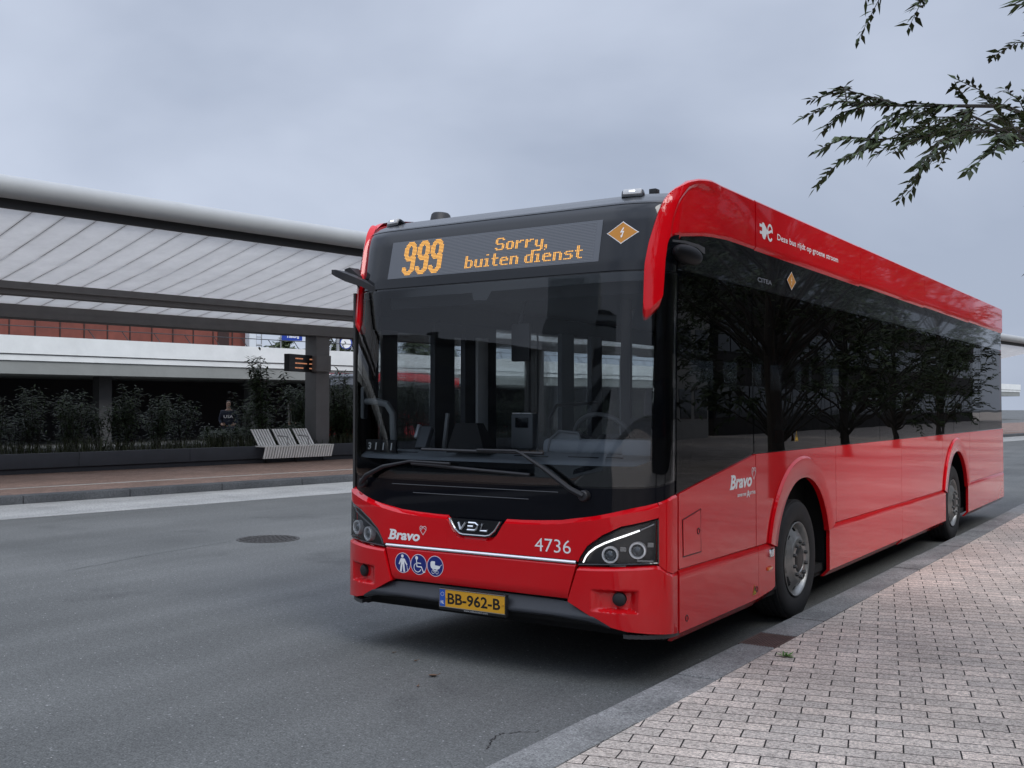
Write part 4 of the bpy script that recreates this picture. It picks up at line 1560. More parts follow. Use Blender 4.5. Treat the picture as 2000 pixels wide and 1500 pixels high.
# grab handle by the door
g = MB()
g.rbox(-1.185, -1.15, .17, .225, 1.62, 1.86, .016)
g.tube([(-1.16, .20, 1.75), (-1.06, .20, 1.75), (-.97, .22, 1.73), (-.93, .24, 1.66), (-.925, .25, 1.38)], .026, 10)
g.build('grab_handle', mat('handle_grey', (0.22, 0.235, 0.24), 0.45), bus)
# ticket machine and card reader
g = MB()
g.rbox(-.04, .14, .46, .54, 1.42, 1.66, .012)
tm = g.build('ticket_machine', mat('machine_grey', (0.11, 0.12, 0.13), 0.5), bus)
g = MB()
g.rbox(.0, .105, .452, .462, 1.565, 1.635, .003)
g.build('machine_screen', BLACK, tm)
g = MB()
for x in (-.03, .055):
    g.rbox(x, x + .075, .46, .52, 1.661, 1.668, .002)
g.build('machine_lid', WHITE, tm)
g = MB()
M_ = Matrix.Translation((-.72, .30, 1.39)) @ Matrix.Rotation(R(-25), 4, 'X')
g.rbox(-.05, .05, -.02, .03, .02, .19, .012, M=M_)
cr_ = g.build('card_reader', mat('reader_grey', (0.10, 0.11, 0.125), 0.4), bus)
g = MB()
g.rbox(-.075, -.045, -.035, .0, .09, .20, .012, M=M_)
g.build('reader_cheek', SILVER, cr_)
# four flip digits on the dashboard
for k, ch in enumerate('3111'):
    x = -1.035 + k * .080
    yb = skin(s_x(x, 1.42), 1.42, -.05).y
    g = MB()
    g.rbox(x - .036, x + .036, yb, yb + .02, 1.385, 1.475, .004)
    o = g.build('route_card', MATTE, bus)
    f = Flat().text(ch, x - (.017 if ch == '3' else .012), 1.402, h=.052, bold=.03, shear=.15)
    f.place('card_digit', WHITE, o, lambda x, z, d, yb=yb: Vector((x, yb - .001 - d, z)))
# forward camera housing at the foot of the windscreen
g = MB()
g.add([(-.285, .035, 1.40), (.035, .035, 1.40), (-.035, .045, 1.60), (-.215, .045, 1.60), (-.285, .20, 1.40), (.035, .20, 1.40), (-.035, .12, 1.60), (-.215, .12, 1.60)],
      [(0, 1, 2, 3), (4, 7, 6, 5), (0, 4, 5, 1), (3, 2, 6, 7), (0, 3, 7, 4), (1, 5, 6, 2)])
g.build('sensor_housing', MATTE, bus)
# interior mirror on its arm, and the sun blind
g = MB()
g.tube([(.20, .42, 2.54), (.13, .38, 2.42), (.10, .36, 2.28)], .012, 8)
g.rbox(.04, .19, .34, .37, 2.02, 2.28, .012)
g.build('interior_mirror', MATTE, bus)
g = MB()
g.box(-1.0, 1.05, .30, .32, 2.43, 2.56)
g.build('sun_blind', mat('blind', (0.03, 0.034, 0.042), 0.7), bus)
# passenger seats
def bus_seat(x, y):
    g = MB()
    g.rbox(x - .21, x + .21, y, y + .42, .78, .86, .03)
    o = g.build('passenger_seat', SEATF, bus)
    g = MB()
    g.rbox(x - .21, x + .21, y + .38, y + .45, .86, 1.50, .03)
    g.build('seat_back', SEATF, o)
    g = MB()
    g.rbox(x - .1, x + .1, y + .1, y + .3, .36, .78, .02)
    g.build('seat_pedestal', MATTE, o)
for y in (4.2, 5.1, 6.0, 7.2):
    for x in (-.93, .72):
        bus_seat(x, y)
# rear face
g = MB()
g.rbox(-1.26, 1.26, LEN, LEN + .08, .32, 3.18, .04)
g.build('rear_panel', RED, bus)

# ================================================================== THE STATION
CANW = None
def canopy_material():
    m = bpy.data.materials.new('canopy_boards')
    m.use_nodes = True
    t = m.node_tree
    b = t.nodes['Principled BSDF']
    b.inputs['Roughness'].default_value = 0.6
    c = t.nodes.new('ShaderNodeTexCoord')
    n = t.nodes.new('ShaderNodeTexNoise')
    n.inputs['Scale'].default_value = 1.6
    n.inputs['Detail'].default_value = 8
    n.inputs['Roughness'].default_value = 0.7
    r = t.nodes.new('ShaderNodeValToRGB')
    r.color_ramp.elements[0].position = 0.3
    r.color_ramp.elements[0].color = (0.74, 0.74, 0.73, 1)
    r.color_ramp.elements[1].position = 0.7
    r.color_ramp.elements[1].color = (0.90, 0.90, 0.885, 1)
    t.links.new(c.outputs['Object'], n.inputs['Vector'])
    t.links.new(n.outputs['Fac'], r.inputs['Fac'])
    t.links.new(r.outputs['Color'], b.inputs['Base Color'])
    # thin pale boards that let some daylight through
    tl = t.nodes.new('ShaderNodeBsdfTranslucent')
    t.links.new(r.outputs['Color'], tl.inputs['Color'])
    mi = t.nodes.new('ShaderNodeMixShader')
    mi.inputs[0].default_value = 0.30
    t.links.new(b.outputs[0], mi.inputs[1])
    t.links.new(tl.outputs[0], mi.inputs[2])
    t.links.new(mi.outputs[0], t.nodes['Material Output'].inputs[0])
    return m
CBOARD = canopy_material()
CTUBE = mat('canopy_tube', (0.36, 0.37, 0.37), 0.45, noise_amt=0.06, noise_scale=2)
CBEAM = mat('canopy_beam', (0.15, 0.147, 0.145), 0.55, noise_amt=0.12, noise_scale=3)
canopy = empty('platform_canopy', sp(7.66, 6.5, .13), 0, 'long grey bus station canopy with a round edge tube and board soffit', 'canopy')
cinv = Matrix.Translation(-canopy.location)
U0, U1 = -26.0, 58.0
def cb(g, name, m, **k):
    g.v = [cinv @ Vector(p) for p in g.v]
    return g.build(name, m, canopy, **k)
# soffit profile, from the tube down to the column beam
def soff(v):
    return lerp(v, [(-.10, 5.20), (1.2, 4.93), (2.6, 4.66), (4.5, 4.36), (5.0, 4.30), (6.5, 4.07), (7.2, 4.07), (9.0, 4.55), (12.4, 5.15)])
g = MB()
PIT = .60
u = U0
while u < U1:
    a, b = u + .005, u + PIT - .005
    vv = [-.10, .6, 1.2, 1.9, 2.6, 3.4, 4.3]
    vs = []
    for v in vv:
        vs += [sp(a, v, soff(v)), sp(b, v, soff(v))]
    fs = [(2 * i, 2 * i + 1, 2 * i + 3, 2 * i + 2) for i in range(len(vv) - 1)]
    g.add(vs, fs)
    vv = [4.5, 5.4, 6.3]
    vs = []
    for v in vv:
        vs += [sp(a, v, soff(v)), sp(b, v, soff(v))]
    g.add(vs, [(2 * i, 2 * i + 1, 2 * i + 3, 2 * i + 2) for i in range(len(vv) - 1)])
    vv = [6.9, 9.0, 12.4]
    vs = []
    for v in vv:
        vs += [sp(a, v, soff(v)), sp(b, v, soff(v))]
    g.add(vs, [(2 * i, 2 * i + 1, 2 * i + 3, 2 * i + 2) for i in range(len(vv) - 1)])
    u += PIT
cb(g, 'soffit_boards', CBOARD, smooth=0, recalc=False)
# ribs above the boards, one at each joint
u = U0
while u < U1:
    g = MB()
    for a, b in ((-.1, 4.4), (4.6, 6.4), (6.7, 12.4)):
        n_ = 6
        vs = []
        for i in range(n_ + 1):
            v = a + (b - a) * i / n_
            vs += [sp(u - .012, v, soff(v) + .006), sp(u + .012, v, soff(v) + .006), sp(u + .012, v, soff(v) + .06), sp(u - .012, v, soff(v) + .06)]
        g.add(vs, [(4 * i + k, 4 * i + (k + 1) % 4, 4 * i + 4 + (k + 1) % 4, 4 * i + 4 + k) for i in range(n_) for k in range(4)])
    cb(g, 'roof_rib', mat('rib_dark', (0.03, 0.03, 0.03), 0.7), smooth=0)
    u += PIT
g = MB()
g.tube([sp(U0 + (U1 - U0) * i / 20, -.26, 5.52) for i in range(21)], .200, 28)
cb(g, 'edge_tube', CTUBE, smooth=60)
g = MB()
sbox(g, U0, U1, -.16, -.06, 5.17, 5.34)
cb(g, 'edge_channel', mat('channel_dark', (0.02, 0.02, 0.02), 0.6), smooth=0)
g = MB()
sbox(g, U0, U1, 4.20, 4.28, 4.25, 4.42)
sbox(g, U0, U1, 4.28, 4.62, 4.13, 4.25)
sbox(g, U0, U1, 4.285, 4.615, 4.25, 4.42)
cb(g, 'purlin', CBEAM, smooth=0)
g = MB()
sbox(g, U0, U1, 6.20, 6.90, 3.80, 3.93)
sbox(g, U0, U1, 6.24, 6.86, 3.93, 4.30)
cb(g, 'column_beam', CBEAM, smooth=0)
for uc in (-12.3, -2.34, 7.66, 17.66, 27.66, 37.66, 47.66):
    g = MB()
    sbox(g, uc - .25, uc + .25, 6.28, 6.82, .13, 3.80, .02)
    cb(g, 'column', CBEAM)

# planter with its low dark wall
planter = empty('planter', sp(7, 8.3, .13), 0, 'long low dark planter wall under the canopy, filled with shrubs', 'planter')
pinv = Matrix.Translation(-planter.location)
PLM = mat('planter_wall', (0.040, 0.045, 0.055), 0.6, noise_amt=0.15, noise_scale=2)
g = MB()
for k in range(-9, 22):
    sbox(g, k * 3.0 + .004, k * 3.0 + 2.996, 5.90, 6.05, .26, .605, .008)
g.v = [pinv @ p for p in map(Vector, g.v)]
g.build('wall', PLM, planter)
g = MB()
sbox(g, -27, 66, 5.96, 6.05, .13, .26)
g.v = [pinv @ p for p in map(Vector, g.v)]
g.build('plinth', mat('plinth_dark', (0.022, 0.025, 0.032), 0.6), planter, smooth=0)
g = MB()
sbox(g, -27, 66, 6.05, 10.5, .13, .54)
g.v = [pinv @ p for p in map(Vector, g.v)]
g.build('soil', mat('soil', (0.02, 0.018, 0.014), 0.95), planter, smooth=0)

# slatted bench on the planter edge
def bench(u0, label):
    root = empty('slatted_bench', sp(u0 + 1.3, 5.85, .13), 0, label, 'bench')
    inv = Matrix.Translation(-root.location)
    SL = mat('bench_slats', (0.80, 0.79, 0.76), 0.55, noise_amt=0.10, noise_scale=6)
    def b_(g, name, m, par=root):
        g.v = [inv @ Vector(p) for p in g.v]
        return g.build(name, m, par, smooth=0)
    g = MB()
    n = 27
    for k in range(n):
        u = u0 + k * .0885
        sbox(g, u, u + .055, 5.42, 5.95, .585, .615)
        vs = [sp(u, 5.42, .615), sp(u + .055, 5.42, .615), sp(u - .03 + .055, 5.50, .27), sp(u - .03, 5.50, .27), sp(u, 5.45, .615), sp(u + .055, 5.45, .615), sp(u - .03 + .055, 5.53, .27), sp(u - .03, 5.53, .27)]
        g.add(vs, [(0, 1, 2, 3), (4, 7, 6, 5), (0, 4, 5, 1), (2, 6, 7, 3), (0, 3, 7, 4), (1, 5, 6, 2)])
    b_(g, 'seat', SL)
    for k0, k1 in ((0, 7), (8, 15), (16, 22)):
        g = MB()
        for k in range(k0, k1):
            u = u0 + .12 + k * .0885
            vs = [sp(u, 5.93, .615), sp(u + .055, 5.93, .615), sp(u - .12 + .055, 6.14, 1.07), sp(u - .12, 6.14, 1.07), sp(u, 5.96, .615), sp(u + .055, 5.96, .615), sp(u - .12 + .055, 6.17, 1.07), sp(u - .12, 6.17, 1.07)]
            g.add(vs, [(0, 1, 2, 3), (4, 7, 6, 5), (0, 4, 5, 1), (2, 6, 7, 3), (0, 3, 7, 4), (1, 5, 6, 2)])
        b_(g, 'backrest', SL)
    for uu in (.75, 1.46):
        g = MB()
        g.tube([sp(u0 + uu, 5.45, .61), sp(u0 + uu, 5.47, .86), sp(u0 + uu, 5.92, .88)], .02, 6)
        b_(g, 'armrest', mat('arm_steel', (0.35, 0.35, 0.34), 0.4, metal=0.5))
    g = MB()
    for uu in (.3, 1.3, 2.3):
        sbox(g, u0 + uu, u0 + uu + .05, 5.46, 5.92, .50, .58)
        sbox(g, u0 + uu, u0 + uu + .05, 5.84, 5.895, .13, .50)
    b_(g, 'support', MATTE)
bench(5.04, 'pale slatted bench with three backrests on the planter edge left of the bus')

# departure board on the column
db = empty('departure_board', sp(7.40, 6.5, 2.66), 0, 'dark electronic departure board fixed to the canopy column', 'departure board')
inv = Matrix.Translation(-db.location)
ax = (sp(6.45, 6.28, 0) - sp(7.42, 6.62, 0)).normalized()
px_ = Vector((ax.y, -ax.x, 0))
if px_.dot(Vector((1, -1, 0))) < 0:
    px_ = -px_
o0 = sp(7.42, 6.50, 2.72)
def bq(a, d, z):
    return o0 + ax * a + px_ * d + Vector((0, 0, z)) - db.location
g = MB()
vs = [bq(a, d, z) for z in (0, .50) for d in (-.09, .09) for a in (.0, 1.30)]
g.add(vs, [(0, 2, 3, 1), (4, 5, 7, 6), (0, 1, 5, 4), (2, 6, 7, 3), (0, 4, 6, 2), (1, 3, 7, 5)])
g.build('board_case', mat('board_black', (0.010, 0.010, 0.011), 0.3), db, smooth=0)
LEDR = mat('led_red_amber', (0.1, 0.03, 0.02), 0.5, emit=(1.0, 0.42, 0.22), estr=0.42)
rr = random.Random(3)
for row in range(3):
    z = .36 - row * .135
    g = MB()
    for a0, a1 in ((.32 if row != 1 else .20, 1.0), (.06, .26)):
        a = a1 - (0 if a0 > .1 else 0)
        x = a0 if a0 < .1 else a1 - rr.uniform(.35, .5) - (.15 if row == 1 else 0)
        while x < a1:
            wl = rr.uniform(.02, .05)
            g.add([bq(x, .0915, z), bq(x + wl, .0915, z), bq(x + wl, .0915, z + .035), bq(x, .0915, z + .035)], [(0, 1, 2, 3)])
            x += wl + .012
    g.build('led_row', LEDR, db, smooth=0)
g = MB()
sbox(g, 7.32, 7.86, 6.15, 6.50, 2.74, 3.22, .01)
g.v = [inv @ Vector(p) for p in g.v]
g.build('bracket_box', CBEAM, db)

# raised railway platform behind: white parapet, grey fascia, dark undercroft
via = empty('railway_viaduct', sp(20, 29, 0), 0, 'white concrete railway platform parapet over a dark undercroft', 'viaduct')
vinv = Matrix.Translation(-via.location)
def vb(g, name, m, **k):
    g.v = [vinv @ Vector(p) for p in g.v]
    return g.build(name, m, via, **k)
WCON = mat('white_concrete', (0.72, 0.74, 0.73), 0.7, noise_amt=0.10, noise_scale=0.9)
g = MB()
sbox(g, -60, 140, 25.0, 25.35, 3.88, 4.62)
sbox(g, -60, 140, 25.06, 25.35, 3.60, 3.855)
vb(g, 'parapet', WCON, smooth=0)
g = MB()
sbox(g, -60, 140, 25.02, 25.06, 3.855, 3.88)
vb(g, 'parapet_joint', MATTE, smooth=0)
g = MB()
sbox(g, -60, 140, 25.12, 40, 3.05, 3.60)
vb(g, 'deck', mat('grey_concrete', (0.24, 0.25, 0.24), 0.8, noise_amt=0.12, noise_scale=1), smooth=0)
g = MB()
sbox(g, -60, 140, 33, 33.4, 0, 3.05)
vb(g, 'undercroft_wall', mat('undercroft_shade', (0.012, 0.013, 0.016), 0.7), smooth=0)  # near-black wall colour holds the shade under the deck
for k in range(-6, 16):
    g = MB()
    sbox(g, k * 8 + 3, k * 8 + 3.6, 26.5, 27.1, 0, 3.05)
    vb(g, 'pier', mat('pier_dark', (0.05, 0.05, 0.05), 0.8), smooth=0)
rail = empty('platform_railing', sp(20, 25.2, 4.62), 0, 'thin dark handrail with slanted posts along the white parapet', 'railing')
g = MB()
g.tube([sp(-50, 25.15, 5.02), sp(120, 25.15, 5.02)], .022, 6)
g.v = [Vector(p) - rail.location for p in g.v]
g.build('handrail', mat('rail_dark', (0.03, 0.03, 0.032), 0.5), rail)
for k in range(0, 34):
    g = MB()
    u = k * 1.55 + 10
    g.tube([sp(u - .22, 25.15, 5.02), sp(u + .16, 25.2, 4.60)], .020, 5)
    g.v = [Vector(p) - rail.location for p in g.v]
    g.build('post', mat('rail_dark', (0.03, 0.03, 0.032), 0.5), rail)

# station name board and clock on the platform
sg_ = empty('station_sign', sp(21.2, 25.9, 4.3), 0, 'blue station name board beside the column above the parapet', 'sign')
g = MB()
d_ = (sp(1, 25.9, 0) - sp(0, 25.9, 0)).normalized()
g.box(-.62, .42, -.04, .04, .80, 1.16, M=Matrix.Rotation(R(52), 4, 'Z'))
g.build('board', mat('ns_blue', (0.008, 0.04, 0.30), 0.4), sg_, smooth=0)
f = Flat().text('Tilburg', -.40, .90, wdt=.66, h=.17, bold=.03)
rotm = Matrix.Rotation(R(52), 4, 'Z')
f.place('lettering', WHITE, sg_, lambda x, z, d: rotm @ Vector((x, -.042 - d, z)))
g = MB()
g.tube([rotm @ Vector((-.66, .05, -.6)), rotm @ Vector((-.66, .05, 1.2))], .03, 6)
g.build('post', mat('pole_grey', (0.30, 0.31, 0.32), 0.4), sg_)
ck = empty('station_clock', sp(24.1, 25.9, 4.3), 0, 'round white station clock with blue rim on a grey pole', 'clock')
g = MB()
g.tube([Vector((-.02, 0, -.6)), Vector((-.02, 0, 1.6))], .085, 10)
g.build('pole', mat('pole_grey', (0.30, 0.31, 0.32), 0.4), ck)
Mck = Matrix.Rotation(R(38), 4, 'Z') @ Matrix.Translation((.42, 0, .80)) @ Matrix.Rotation(R(-90), 4, 'Z')
g = MB()
g.lathe([(.001, -.10), (.30, -.10), (.33, -.06), (.33, .06), (.30, .08), (.275, .08)], Mck, 32)
g.build('clock_case', mat('ns_blue', (0.008, 0.04, 0.30), 0.4), ck)
g = MB()
g.lathe([(.275, .078), (.001, .078)], Mck, 32)
cf = g.build('clock_face', WHITE, ck)
g = MB()
for a, l in ((125, .13), (215, .21)):
    dv = Vector((0, math.cos(R(a)), math.sin(R(a))))
    g.tube([Mck @ Vector((.086, 0, 0)), Mck @ (Vector((.086, 0, 0)) + dv * l)], .016, 5)
g.build('clock_hand', MATTE, cf)
tsign = empty('platform_number_sign', sp(26.2, 25.9, 4.3), 0, 'white platform number sign beyond the bus door glass', 'sign')
g = MB()
rm2 = Matrix.Rotation(R(42), 4, 'Z')
g.box(-.35, .35, -.05, .05, .55, 1.10, M=rm2)
g.build('board', WHITE, tsign, smooth=0)
f = Flat().text('2', .0, .64, h=.32, bold=.02)
f.place('lettering', mat('ns_blue', (0.008, 0.04, 0.30), 0.4), tsign, lambda x, z, d: rm2 @ Vector((x, -.052 - d, z)))
g = MB()
g.box(.36, .50, -.05, .05, -.6, 1.10, M=rm2)
g.build('post', mat('ns_blue', (0.008, 0.04, 0.30), 0.4), tsign, smooth=0)

# rust-red building, white mast with ladder cage beyond the platform
rb = empty('red_building', sp(15.5, 32, 3.6), 0, 'rust red clad building end rising behind the white parapet', 'building')
g = MB()
sbox(g, 3, 22.5, 32, 44, 3.6, 7.6)
g.v = [Vector(p) - rb.location for p in g.v]
g.build('wall', mat('rust_cladding', (0.17, 0.045, 0.03), 0.6, noise_amt=0.3, noise_scale=1.2), rb, smooth=0)
g = MB()
for k in range(16):
    sbox(g, 3.2 + k * 1.22, 3.26 + k * 1.22, 31.96, 32, 3.6, 7.6)
sbox(g, 20.6, 21.3, 31.95, 32, 3.6, 7.6)
g.v = [Vector(p) - rb.location for p in g.v]
g.build('cladding_joint', mat('cladding_dark', (0.03, 0.012, 0.01), 0.7), rb, smooth=0)  # joint strips in a plain darker colour
wt = empty('white_tower', sp(22.1, 31, 3.6), 0, 'white mast with a caged access ladder beside the red building', 'mast')
g = MB()
sbox(g, 21.98, 22.42, 31, 31.4, 3.6, 8.5)
g.v = [Vector(p) - wt.location for p in g.v]
g.build('shaft', mat('mast_white', (0.6, 0.63, 0.66), 0.5), wt, smooth=0)
g = MB()
for uu in (22.55, 22.92):
    g.tube([sp(uu, 31.2, 3.6), sp(uu, 31.2, 8.5)], .035, 5)
for k in range(11):
    z = 3.8 + k * .45
    g.tube([sp(22.4, 31.2, z), sp(22.92, 31.2, z)], .03 if k % 3 else .06, 5)
g.v = [Vector(p) - wt.location for p in g.v]
g.build('ladder', mat('pole_grey', (0.30, 0.31, 0.32), 0.4), wt)

# ------------------------------------------------------------------ planting
def leaf_mat(name, rgb):
    m = mat(name, rgb, 0.5, spec=0.35)
    t = m.node_tree
    b = t.nodes['Principled BSDF']
    oi = t.nodes.new('ShaderNodeNewGeometry')
    r = t.nodes.new('ShaderNodeValToRGB')
    r.color_ramp.elements[0].color = (*[v * .55 for v in rgb], 1)
    r.color_ramp.elements[1].color = (*[v * 1.55 for v in rgb], 1)
    t.links.new(oi.outputs['Random Per Island'], r.inputs['Fac'])
    t.links.new(r.outputs['Color'], b.inputs['Base Color'])
    return m
LEAF = leaf_mat('leaf_dark', (0.028, 0.046, 0.017))
LEAF2 = leaf_mat('leaf_mid', (0.045, 0.065, 0.022))
GRASSL = leaf_mat('grass_blade', (0.030, 0.036, 0.014))
FARL = leaf_mat('leaf_far', (0.075, 0.095, 0.045))
BARK = mat('bark', (0.055, 0.048, 0.040), 0.9, noise_amt=0.4, noise_scale=12, bump=0.6, bump_scale=30)
TWIG = mat('twig', (0.03, 0.026, 0.02), 0.9)
def leaf(g, p, d, n, l, wd):
    """one narrow pointed leaf, folded along its rib"""
    d = d.normalized()
    s = d.cross(n)
    if s.length < 1e-3:
        s = d.cross(Vector((1, .3, .2)))
    s.normalize()
    k = s.cross(d)
    a = p
    b = p + d * l * .4 + s * wd
    c = p + d * l + Vector((0, 0, -l * .15))
    e = p + d * l * .4 - s * wd
    m_ = p + d * l * .42 + k * wd * .35
    g.add([a, b, c, e, m_], [(0, 1, 4), (1, 2, 4), (2, 3, 4), (3, 0, 4)])
def rdir(rnd, zmin=-1):
    while True:
        v = Vector((rnd.uniform(-1, 1), rnd.uniform(-1, 1), rnd.uniform(zmin, 1)))
        if .1 < v.length < 1:
            return v.normalized()

def shrub(pos, h, wd, n, ll, label, seed, stems=7, m=LEAF, group=None, cat='shrub', droop=.3):
    rnd = random.Random(seed)
    root = empty('shrub', pos, 0, label, cat, group)
    gs, gl = MB(), MB()
    for k in range(stems):
        a = rnd.uniform(0, 2 * PI)
        top = Vector((math.cos(a) * wd * rnd.uniform(.2, 1), math.sin(a) * wd * rnd.uniform(.2, 1), h * rnd.uniform(.65, 1.0)))
        b = Vector((math.cos(a) * wd * .15, math.sin(a) * wd * .15, 0))
        mid_ = b.lerp(top, .5) + Vector((rnd.uniform(-.08, .08), rnd.uniform(-.08, .08), .05))
        pts = [b, mid_, top]
        gs.tube(pts, [.014, .010, .004], 5)
        for j in range(n // stems):
            t = rnd.uniform(.12, 1) ** .7
            p = (b.lerp(mid_, t * 2) if t < .5 else mid_.lerp(top, t * 2 - 1))
            r_ = .05 + wd * .38 * (1 - abs(t - .5))
            p = p + rdir(rnd) * rnd.uniform(0, r_)
            dd = rdir(rnd, -.2)
            dd.z = dd.z * .5 - droop * rnd.random()
            leaf(gl, p, dd, Vector((0, 0, 1)), ll * rnd.uniform(.6, 1.2), ll * .14)
    gs.build('stems', TWIG, root)
    gl.build('foliage', m, root, smooth=0, recalc=False)
    return root
shrub(sp(6.15, 7.0, .5), 2.75, .80, 1000, .26, 'tall airy bamboo-like shrub in front of the white parapet, left of the column', 11, stems=11, cat='shrub')
shrub(sp(9.25, 7.4, .5), 2.55, .55, 520, .24, 'tall leafy shrub between the column and the bus', 12, stems=8, cat='shrub')
rnd = random.Random(5)
uu = -9.0
k = 0
while uu < 34:
    shrub(sp(uu + rnd.uniform(-.2, .2), rnd.uniform(7.3, 9.2), .5), rnd.uniform(.45, .65) if (4.7 < uu < 6.2 or 7.35 < uu < 8.4) else rnd.uniform(1.6, 2.1) if 8.4 < uu < 18 else rnd.uniform(1.15, 1.9), rnd.uniform(.5, .8), 560, .18, 'dark green planter shrub under the canopy', 100 + k, stems=9, group='dark shrubs filling the planter', cat='shrub')
    uu += rnd.uniform(.40, .66)
    k += 1
for k in range(6):
    shrub(sp(8.55 + k * .36, rnd.uniform(7.1, 7.9), .5), rnd.uniform(1.0, 1.4), .5, 800, .17, 'low dense shrub between the canopy column and the bus', 400 + k, stems=10, group='low dense shrubs right of the column', cat='shrub')
for k in range(24):
    shrub(sp(9.0 + k * .42, rnd.uniform(9.3, 9.9), .5), rnd.uniform(1.75, 2.15), .6, 800, .20, 'dark green planter shrub under the canopy', 300 + k, stems=10, group='dark shrubs filling the planter', cat='shrub')
# ornamental grass along the planter edge: uncountable blades
g = MB()
rnd = random.Random(9)
for k in range(9000):
    u = rnd.uniform(-9, 34)
    v = rnd.uniform(6.1, 8.2)
    b = sp(u, v, .52)
    clump = .45 + .55 * (0.5 + .5 * math.sin(u * 2.3) * math.sin(u * .9 + 1))
    h = rnd.uniform(.25, .60) * clump
    a = rnd.uniform(0, 2 * PI)
    d = Vector((math.cos(a), math.sin(a), 0))
    s = Vector((-d.y, d.x, 0)) * .008
    g.add([b - s, b + s, b + d * h * .3 + Vector((0, 0, h * .8)) + s * .7, b + d * h * .3 + Vector((0, 0, h * .8)) - s * .7, b + d * h * .75 + Vector((0, 0, h * .9))], [(0, 1, 2, 3), (3, 2, 4)])
tag(g.build('ornamental_grass', GRASSL, smooth=0, recalc=False), kind='stuff')

# people behind the planter
def person(pos, rz, label, cloth, legs, pts, hood=None, letters=None):
    root = empty('person', pos, rz, label, 'person')
    def skinned(name, verts, edges, radii, m, par):
        me = bpy.data.meshes.new(name)
        me.from_pydata(verts, edges, [])
        o = bpy.data.objects.new(name, me)
        col.objects.link(o)
        md = o.modifiers.new('skin', 'SKIN')
        for i, r_ in enumerate(radii):
            sv = me.skin_vertices[0].data[i]
            sv.radius = (r_, r_) if not isinstance(r_, tuple) else r_
            sv.use_root = (i == 0)
        sb = o.modifiers.new('sub', 'SUBSURF')
        sb.levels = sb.render_levels = 2
        dg = bpy.context.evaluated_depsgraph_get()
        ev = o.evaluated_get(dg)
        me2 = bpy.data.meshes.new_from_object(ev)
        bpy.data.objects.remove(o)
        me2.materials.clear()
        me2.materials.append(m)
        me2.polygons.foreach_set('use_smooth', [True] * len(me2.polygons))
        o2 = bpy.data.objects.new(name, me2)
        col.objects.link(o2)
        o2.parent = par
        return o2
    SKINM = mat('skin', (0.42, 0.26, 0.19), 0.55)
    v = [(0, 0, .95), (0, 0, 1.15), (0, 0, 1.36), (0, -.01, 1.46), (0, -.02, 1.54), (0, -.02, 1.66), (0, -.02, 1.75)]
    e = [(i, i + 1) for i in range(6)]
    r_ = [(.17, .12), (.15, .11), (.18, .12), .07, .062, (.080, .095), (.055, .07)]
    for sg in (-1, 1):
        b = len(v)
        v += [(sg * .19, 0, 1.40), (sg * .25, .02, 1.14), (sg * .20, -.14, .98), (sg * .15, -.22, .98)]
        e += [(2, b), (b, b + 1), (b + 1, b + 2), (b + 2, b + 3)]
        r_ += [.062, .050, .040, .03]
        b = len(v)
        v += [(sg * .10, 0, .88), (sg * .11, -.01, .50), (sg * .11, .02, .09), (sg * .12, -.12, .05)]
        e += [(0, b), (b, b + 1), (b + 1, b + 2), (b + 2, b + 3)]
        r_ += [.10, .068, .048, .04]
    body = skinned('body', v, e, r_, SKINM, root)
    # jacket and trousers follow the body
    jv = [(0, 0, .88), (0, 0, 1.15), (0, 0, 1.37), (0, -.01, 1.45)]
    je = [(0, 1), (1, 2), (2, 3)]
    jr = [(.195, .145), (.185, .14), (.20, .14), .095]
    for sg in (-1, 1):
        b = len(jv)
        jv += [(sg * .20, 0, 1.40), (sg * .26, .02, 1.14), (sg * .21, -.12, 1.0)]
        je += [(2, b), (b, b + 1), (b + 1, b + 2)]
        jr += [.078, .066, .056]
    skinned('jacket', jv, je, jr, cloth, root)
    tv, te, tr = [(0, 0, .94)], [], [(.18, .13)]
    for sg in (-1, 1):
        b = len(tv)
        tv += [(sg * .10, 0, .86), (sg * .11, -.01, .50), (sg * .11, .02, .12)]
        te += [(0, b), (b, b + 1), (b + 1, b + 2)]
        tr += [.115, .085, .07]
    skinned('trousers', tv, te, tr, legs, root)
    if hood:
        skinned('hood', [(0, .05, 1.42), (0, .03, 1.56), (0, .012, 1.70), (0, .02, 1.77)], [(0, 1), (1, 2), (2, 3)], [.12, .108, .118, .07], hood, root)
    else:
        skinned('hair', [(0, .03, 1.60), (0, .012, 1.71), (0, .0, 1.78)], [(0, 1), (1, 2)], [.078, .098, .06], mat('hair', (0.02, 0.014, 0.01), 0.7), root)
    g = MB()
    for sg in (-1, 1):
        g.rbox(sg * .032 - .012, sg * .032 + .012, -.118, -.105, 1.665, 1.68, .004)
    g.build('eyes', MATTE, body)
    g = MB()
    g.tube([(0, -.105, 1.66), (0, -.125, 1.625)], [.008, .014], 6)
    g.build('nose', SKINM, body)
    if letters:
        f = Flat().text(letters, -.15, 1.20, wdt=.30, h=.10, bold=.02)
        f.place('lettering', WHITE, root, lambda x, z, d: Vector((x, -.165 - d, z)))
    return root
FACE = math.atan2(4.1 + 19.9, 14.5 + 5.7)
person(sp(7.45, 10.9, .13), R(48), 'person in a navy sweatshirt lettered USA behind the planter', mat('navy_cloth', (0.022, 0.027, 0.045), 0.9), mat('jeans', (0.03, 0.035, 0.05), 0.9), None, letters='USA')
person(sp(9.95, 10.9, .13), R(130), 'person in a pale grey hooded coat turned away, behind the bench', mat('pale_coat', (0.20, 0.19, 0.17), 0.9), mat('dark_trousers', (0.015, 0.015, 0.018), 0.9), None, hood=mat('hood_pale', (0.24, 0.23, 0.21), 0.9))

